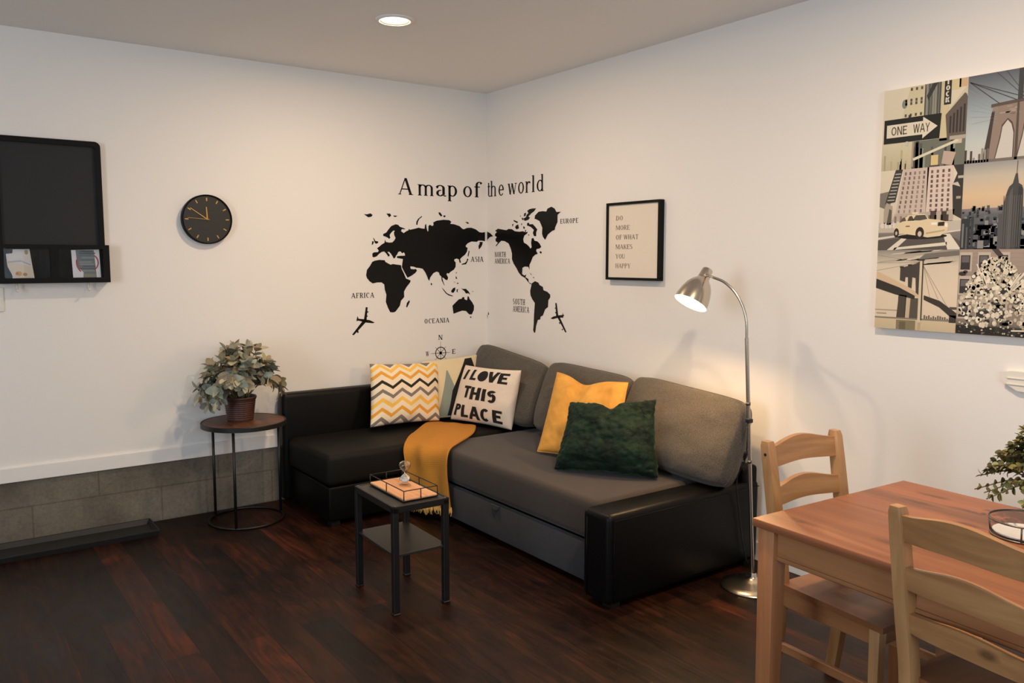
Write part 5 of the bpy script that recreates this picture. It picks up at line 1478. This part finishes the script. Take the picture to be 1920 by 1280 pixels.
tube(b, cab, 0.0028, 8); cb_ = obj('power_cable', b, M['cable'], t, True, world=True)
b = BM()
sw = [Vector((-0.2905, -2.4555, 0.601)), Vector((-0.286, -2.449, 0.586)), Vector((-0.281, -2.442, 0.570)), Vector((-0.2765, -2.435, 0.554))]
tube(b, sw, [0.005, 0.0095, 0.0095, 0.005], 12)
o = obj('inline_switch', b, M['cable'], None, True); o.parent = cb_; o.location = -LP
light('floor_lamp_light', 'POINT', LP + mouth + dax * -0.022, 17, (1.0, 0.62, 0.28), 0.02)

# ================================================================== dining table
ROT = math.radians(-3.0)
t = thing('dining_table', 'pine dining table with square legs at the right edge', 'dining table', (-0.962, -3.880, 0), ROT)
tw_, tl_, th_ = 0.370, 0.590, 0.700
b = BM(); box(b, (0, 0, th_ - 0.0125), (2 * tw_, 2 * tl_, 0.025), 0.004, 2); smooth_by_angle(obj('table_top', b, M['table_wood'], t), 40)
li = 0.040
for s in (1, -1):
    for r in (1, -1):
        b = BM(); box(b, (0, 0, 0.3375), (0.056, 0.056, 0.675), 0.003, 2, taper=0.86)
        bmesh.ops.translate(b, verts=b.verts, vec=(s * (tw_ - li), r * (tl_ - li), 0)); smooth_by_angle(obj('leg', b, M['table_leg'], t), 40)
for s in (1, -1):
    b = BM(); box(b, (s * (tw_ - li), 0, 0.637), (0.020, 2 * (tl_ - li) - 0.05, 0.076), 0.002, 1); box(b, (s * (tw_ - li + 0.004), 0, 0.594), (0.022, 2 * (tl_ - li) - 0.05, 0.012), 0.003, 1); obj('side_apron', b, M['apron'], t)
    b = BM(); box(b, (0, s * (tl_ - li), 0.633), (2 * (tw_ - li) - 0.05, 0.020, 0.084), 0.002, 1); obj('end_apron', b, M['chair_h'], t)

# ------------------------------------------------------------------ pine chairs
def make_chair(label, loc, rz):
    t = thing('dining_chair', label, 'chair', loc, rz, 'pine ladder-back chairs')
    hw = 0.164
    def yb(z):            # line of the rear posts: kinked at the seat, leaning out both ways
        return 0.178 + 0.072 * max(0, (z - 0.42) / 0.44) + 0.045 * max(0, (0.42 - z) / 0.42) ** 1.5
    for s in (1, -1):
        b = BM(); rows = []
        zs = [0.0, 0.1, 0.2, 0.3, 0.40, 0.46, 0.56, 0.66, 0.76, 0.84, 0.856]
        for z in zs:
            w, d = 0.0165, 0.0215 - 0.004 * abs(z - 0.42) / 0.43
            k = 0.82 if z == zs[-1] else 1.0
            y = yb(z); x = s * (hw + 0.006 * (z - 0.42))
            rows.append([b.verts.new((x + a * w * k, y + c * d * k, z)) for a, c in ((-1, -1), (1, -1), (1, 1), (-1, 1))])
        for A, B in zip(rows, rows[1:]):
            for k in range(4): b.faces.new((A[k], A[(k + 1) % 4], B[(k + 1) % 4], B[k]))
        b.faces.new(rows[0][::-1]); b.faces.new(rows[-1])
        bmesh.ops.bevel(b, geom=[e for e in b.edges if abs(e.verts[0].co.z - e.verts[1].co.z) > 0.01], offset=0.003, segments=2, profile=0.5, affect='EDGES')
        ps = smooth_by_angle(obj('rear_post', b, M['chair_v'], t), 50)
        for z in (0.815, 0.385):
            b = BM(); tube(b, [(s * (hw + 0.0171 + 0.006 * (z - 0.42)), yb(z), z), (s * (hw + 0.0178 + 0.006 * (z - 0.42)), yb(z), z)], 0.005, 12); obj('bolt_hole', b, M['cable'], ps)
    for s in (1, -1):
        b = BM(); box(b, (0, 0, 0.2), (0.034, 0.034, 0.40), 0.003, 2, taper=0.82)
        bmesh.ops.translate(b, verts=b.verts, vec=(s * (hw + 0.004), -0.165, 0)); smooth_by_angle(obj('front_leg', b, M['chair_v'], t), 40)
    def rail(nm, zc, h, arch):
        b = BM(); n = 18
        V = []
        for i in range(n + 1):
            u = -1 + 2 * i / n
            x = u * (hw - 0.012)
            bow = 0.014 * (1 - u * u)
            top = zc + h / 2 + arch * (math.cos(u * PI) * 0.5 + 0.5) ** 0.8
            bot = zc - h / 2 + arch * 0.25 * (math.cos(u * PI) * 0.5 + 0.5)
            y0 = yb(zc) + bow
            V.append([b.verts.new((x, y0 + dy + (zz - zc) * 0.16, zz)) for dy, zz in ((-0.009, bot), (-0.009, top), (0.009, top), (0.009, bot))])
        for A, B in zip(V, V[1:]):
            for k in range(4): b.faces.new((A[k], A[(k + 1) % 4], B[(k + 1) % 4], B[k]))
        b.faces.new(V[0]); b.faces.new(V[-1][::-1])
        smooth_by_angle(obj(nm, b, M['chair_h'], t), 40)
    rail('back_rail', 0.805, 0.064, 0.022); rail('back_rail', 0.680, 0.056, 0.022); rail('back_rail', 0.565, 0.050, 0.014)
    b = BM(); yf, yr = -0.205, 0.168
    top = [(-0.205, yf), (0.205, yf), (0.188, yr), (-0.188, yr)]
    prism(b, top, lambda u, v, d: Vector((u, v, d)), 0.402, 0.420)
    obj('seat', b, M['chair_seat'], t)
    b = BM()
    box(b, (0, -0.165, 0.372), (2 * hw - 0.02, 0.018, 0.056), 0.002, 1); box(b, (0, 0.175, 0.372), (2 * hw - 0.02, 0.018, 0.056), 0.002, 1)
    for s in (1, -1): box(b, (s * (hw + 0.004), 0.0, 0.372), (0.018, 0.33, 0.056), 0.002, 1)
    obj('seat_frame', b, M['apron'], t)
    for s in (1, -1):
        b = BM(); box(b, (s * (hw + 0.002), 0.005, 0.205), (0.016, 0.345, 0.030), 0.003, 1); obj('stretcher', b, M['apron'], t)
    return t
make_chair('pine ladder-back chair at the far table end beside the floor lamp', (-0.872, -3.368, 0), math.radians(-4))
make_chair('pine ladder-back chair nearest the camera, its back to the viewer', (-1.128, -3.925, 0), math.radians(82))

# wire stand with white dish and the plant at the frame edge
t = thing('wire_stand', 'round wire stand holding a shallow white dish on the dining table', 'wire stand', (-0.845, -3.800, th_ + 0.0005), ROT)
b = BM()
tube(b, circle_pts((0, 0), 0.085, 0.045, 48), 0.0028, 6, closed=True); tube(b, circle_pts((0, 0), 0.080, 0.003, 48), 0.0028, 6, closed=True)
for k in range(4):
    a = math.radians(20 + 90 * k); tube(b, [(0.080 * math.cos(a), 0.080 * math.sin(a), 0.003), (0.085 * math.cos(a), 0.085 * math.sin(a), 0.045)], 0.0025, 6)
obj('wire_frame', b, M['steel_dark'], t, True)
b = BM(); lathe(b, [(0.0005, 0.001), (0.05, 0.001), (0.070, 0.006), (0.076, 0.012), (0.073, 0.012), (0.066, 0.007), (0.0005, 0.004)], 40); obj('dish', b, M['pot_white'], t, True)
R_ = random.Random(5)
pc = Vector((-0.672, -3.822, th_ + 0.001))
t = thing('potted_plant', 'small-leaved green plant reaching in from the right edge above the dining table', 'potted plant', pc)
b = BM(); lathe(b, [(0.0005, 0.0), (0.042, 0.0), (0.046, 0.004), (0.056, 0.085), (0.057, 0.090), (0.052, 0.090), (0.050, 0.080)], 40); obj('pot', b, M['pot_white'], t, True)
b = BM(); lathe(b, [(0.0005, 0.080), (0.051, 0.078)], 24); obj('soil', b, M['soil'], t, True)
stems = []
for k in range(170):
    a = R_.uniform(0, 2 * PI); el = R_.random() ** 0.7
    r0 = pc + Vector((R_.uniform(-.03, .03), R_.uniform(-.03, .03), 0.08))
    spr = 0.05 + 0.165 * el
    tip = pc + Vector((math.cos(a) * spr, math.sin(a) * spr, 0.06 + 0.23 * (1 - el ** 1.5) + R_.uniform(-0.02, 0.045)))
    stems.append([r0, r0.lerp(tip, 0.5) + Vector((0, 0, 0.04)), tip])
sb = foliage('leaves', M['fern_leaf'], t, stems, 0.020, 0.014, R_, (0.55, 1.0), 12)
obj('stems', sb, M['stem'], t, True, world=True)
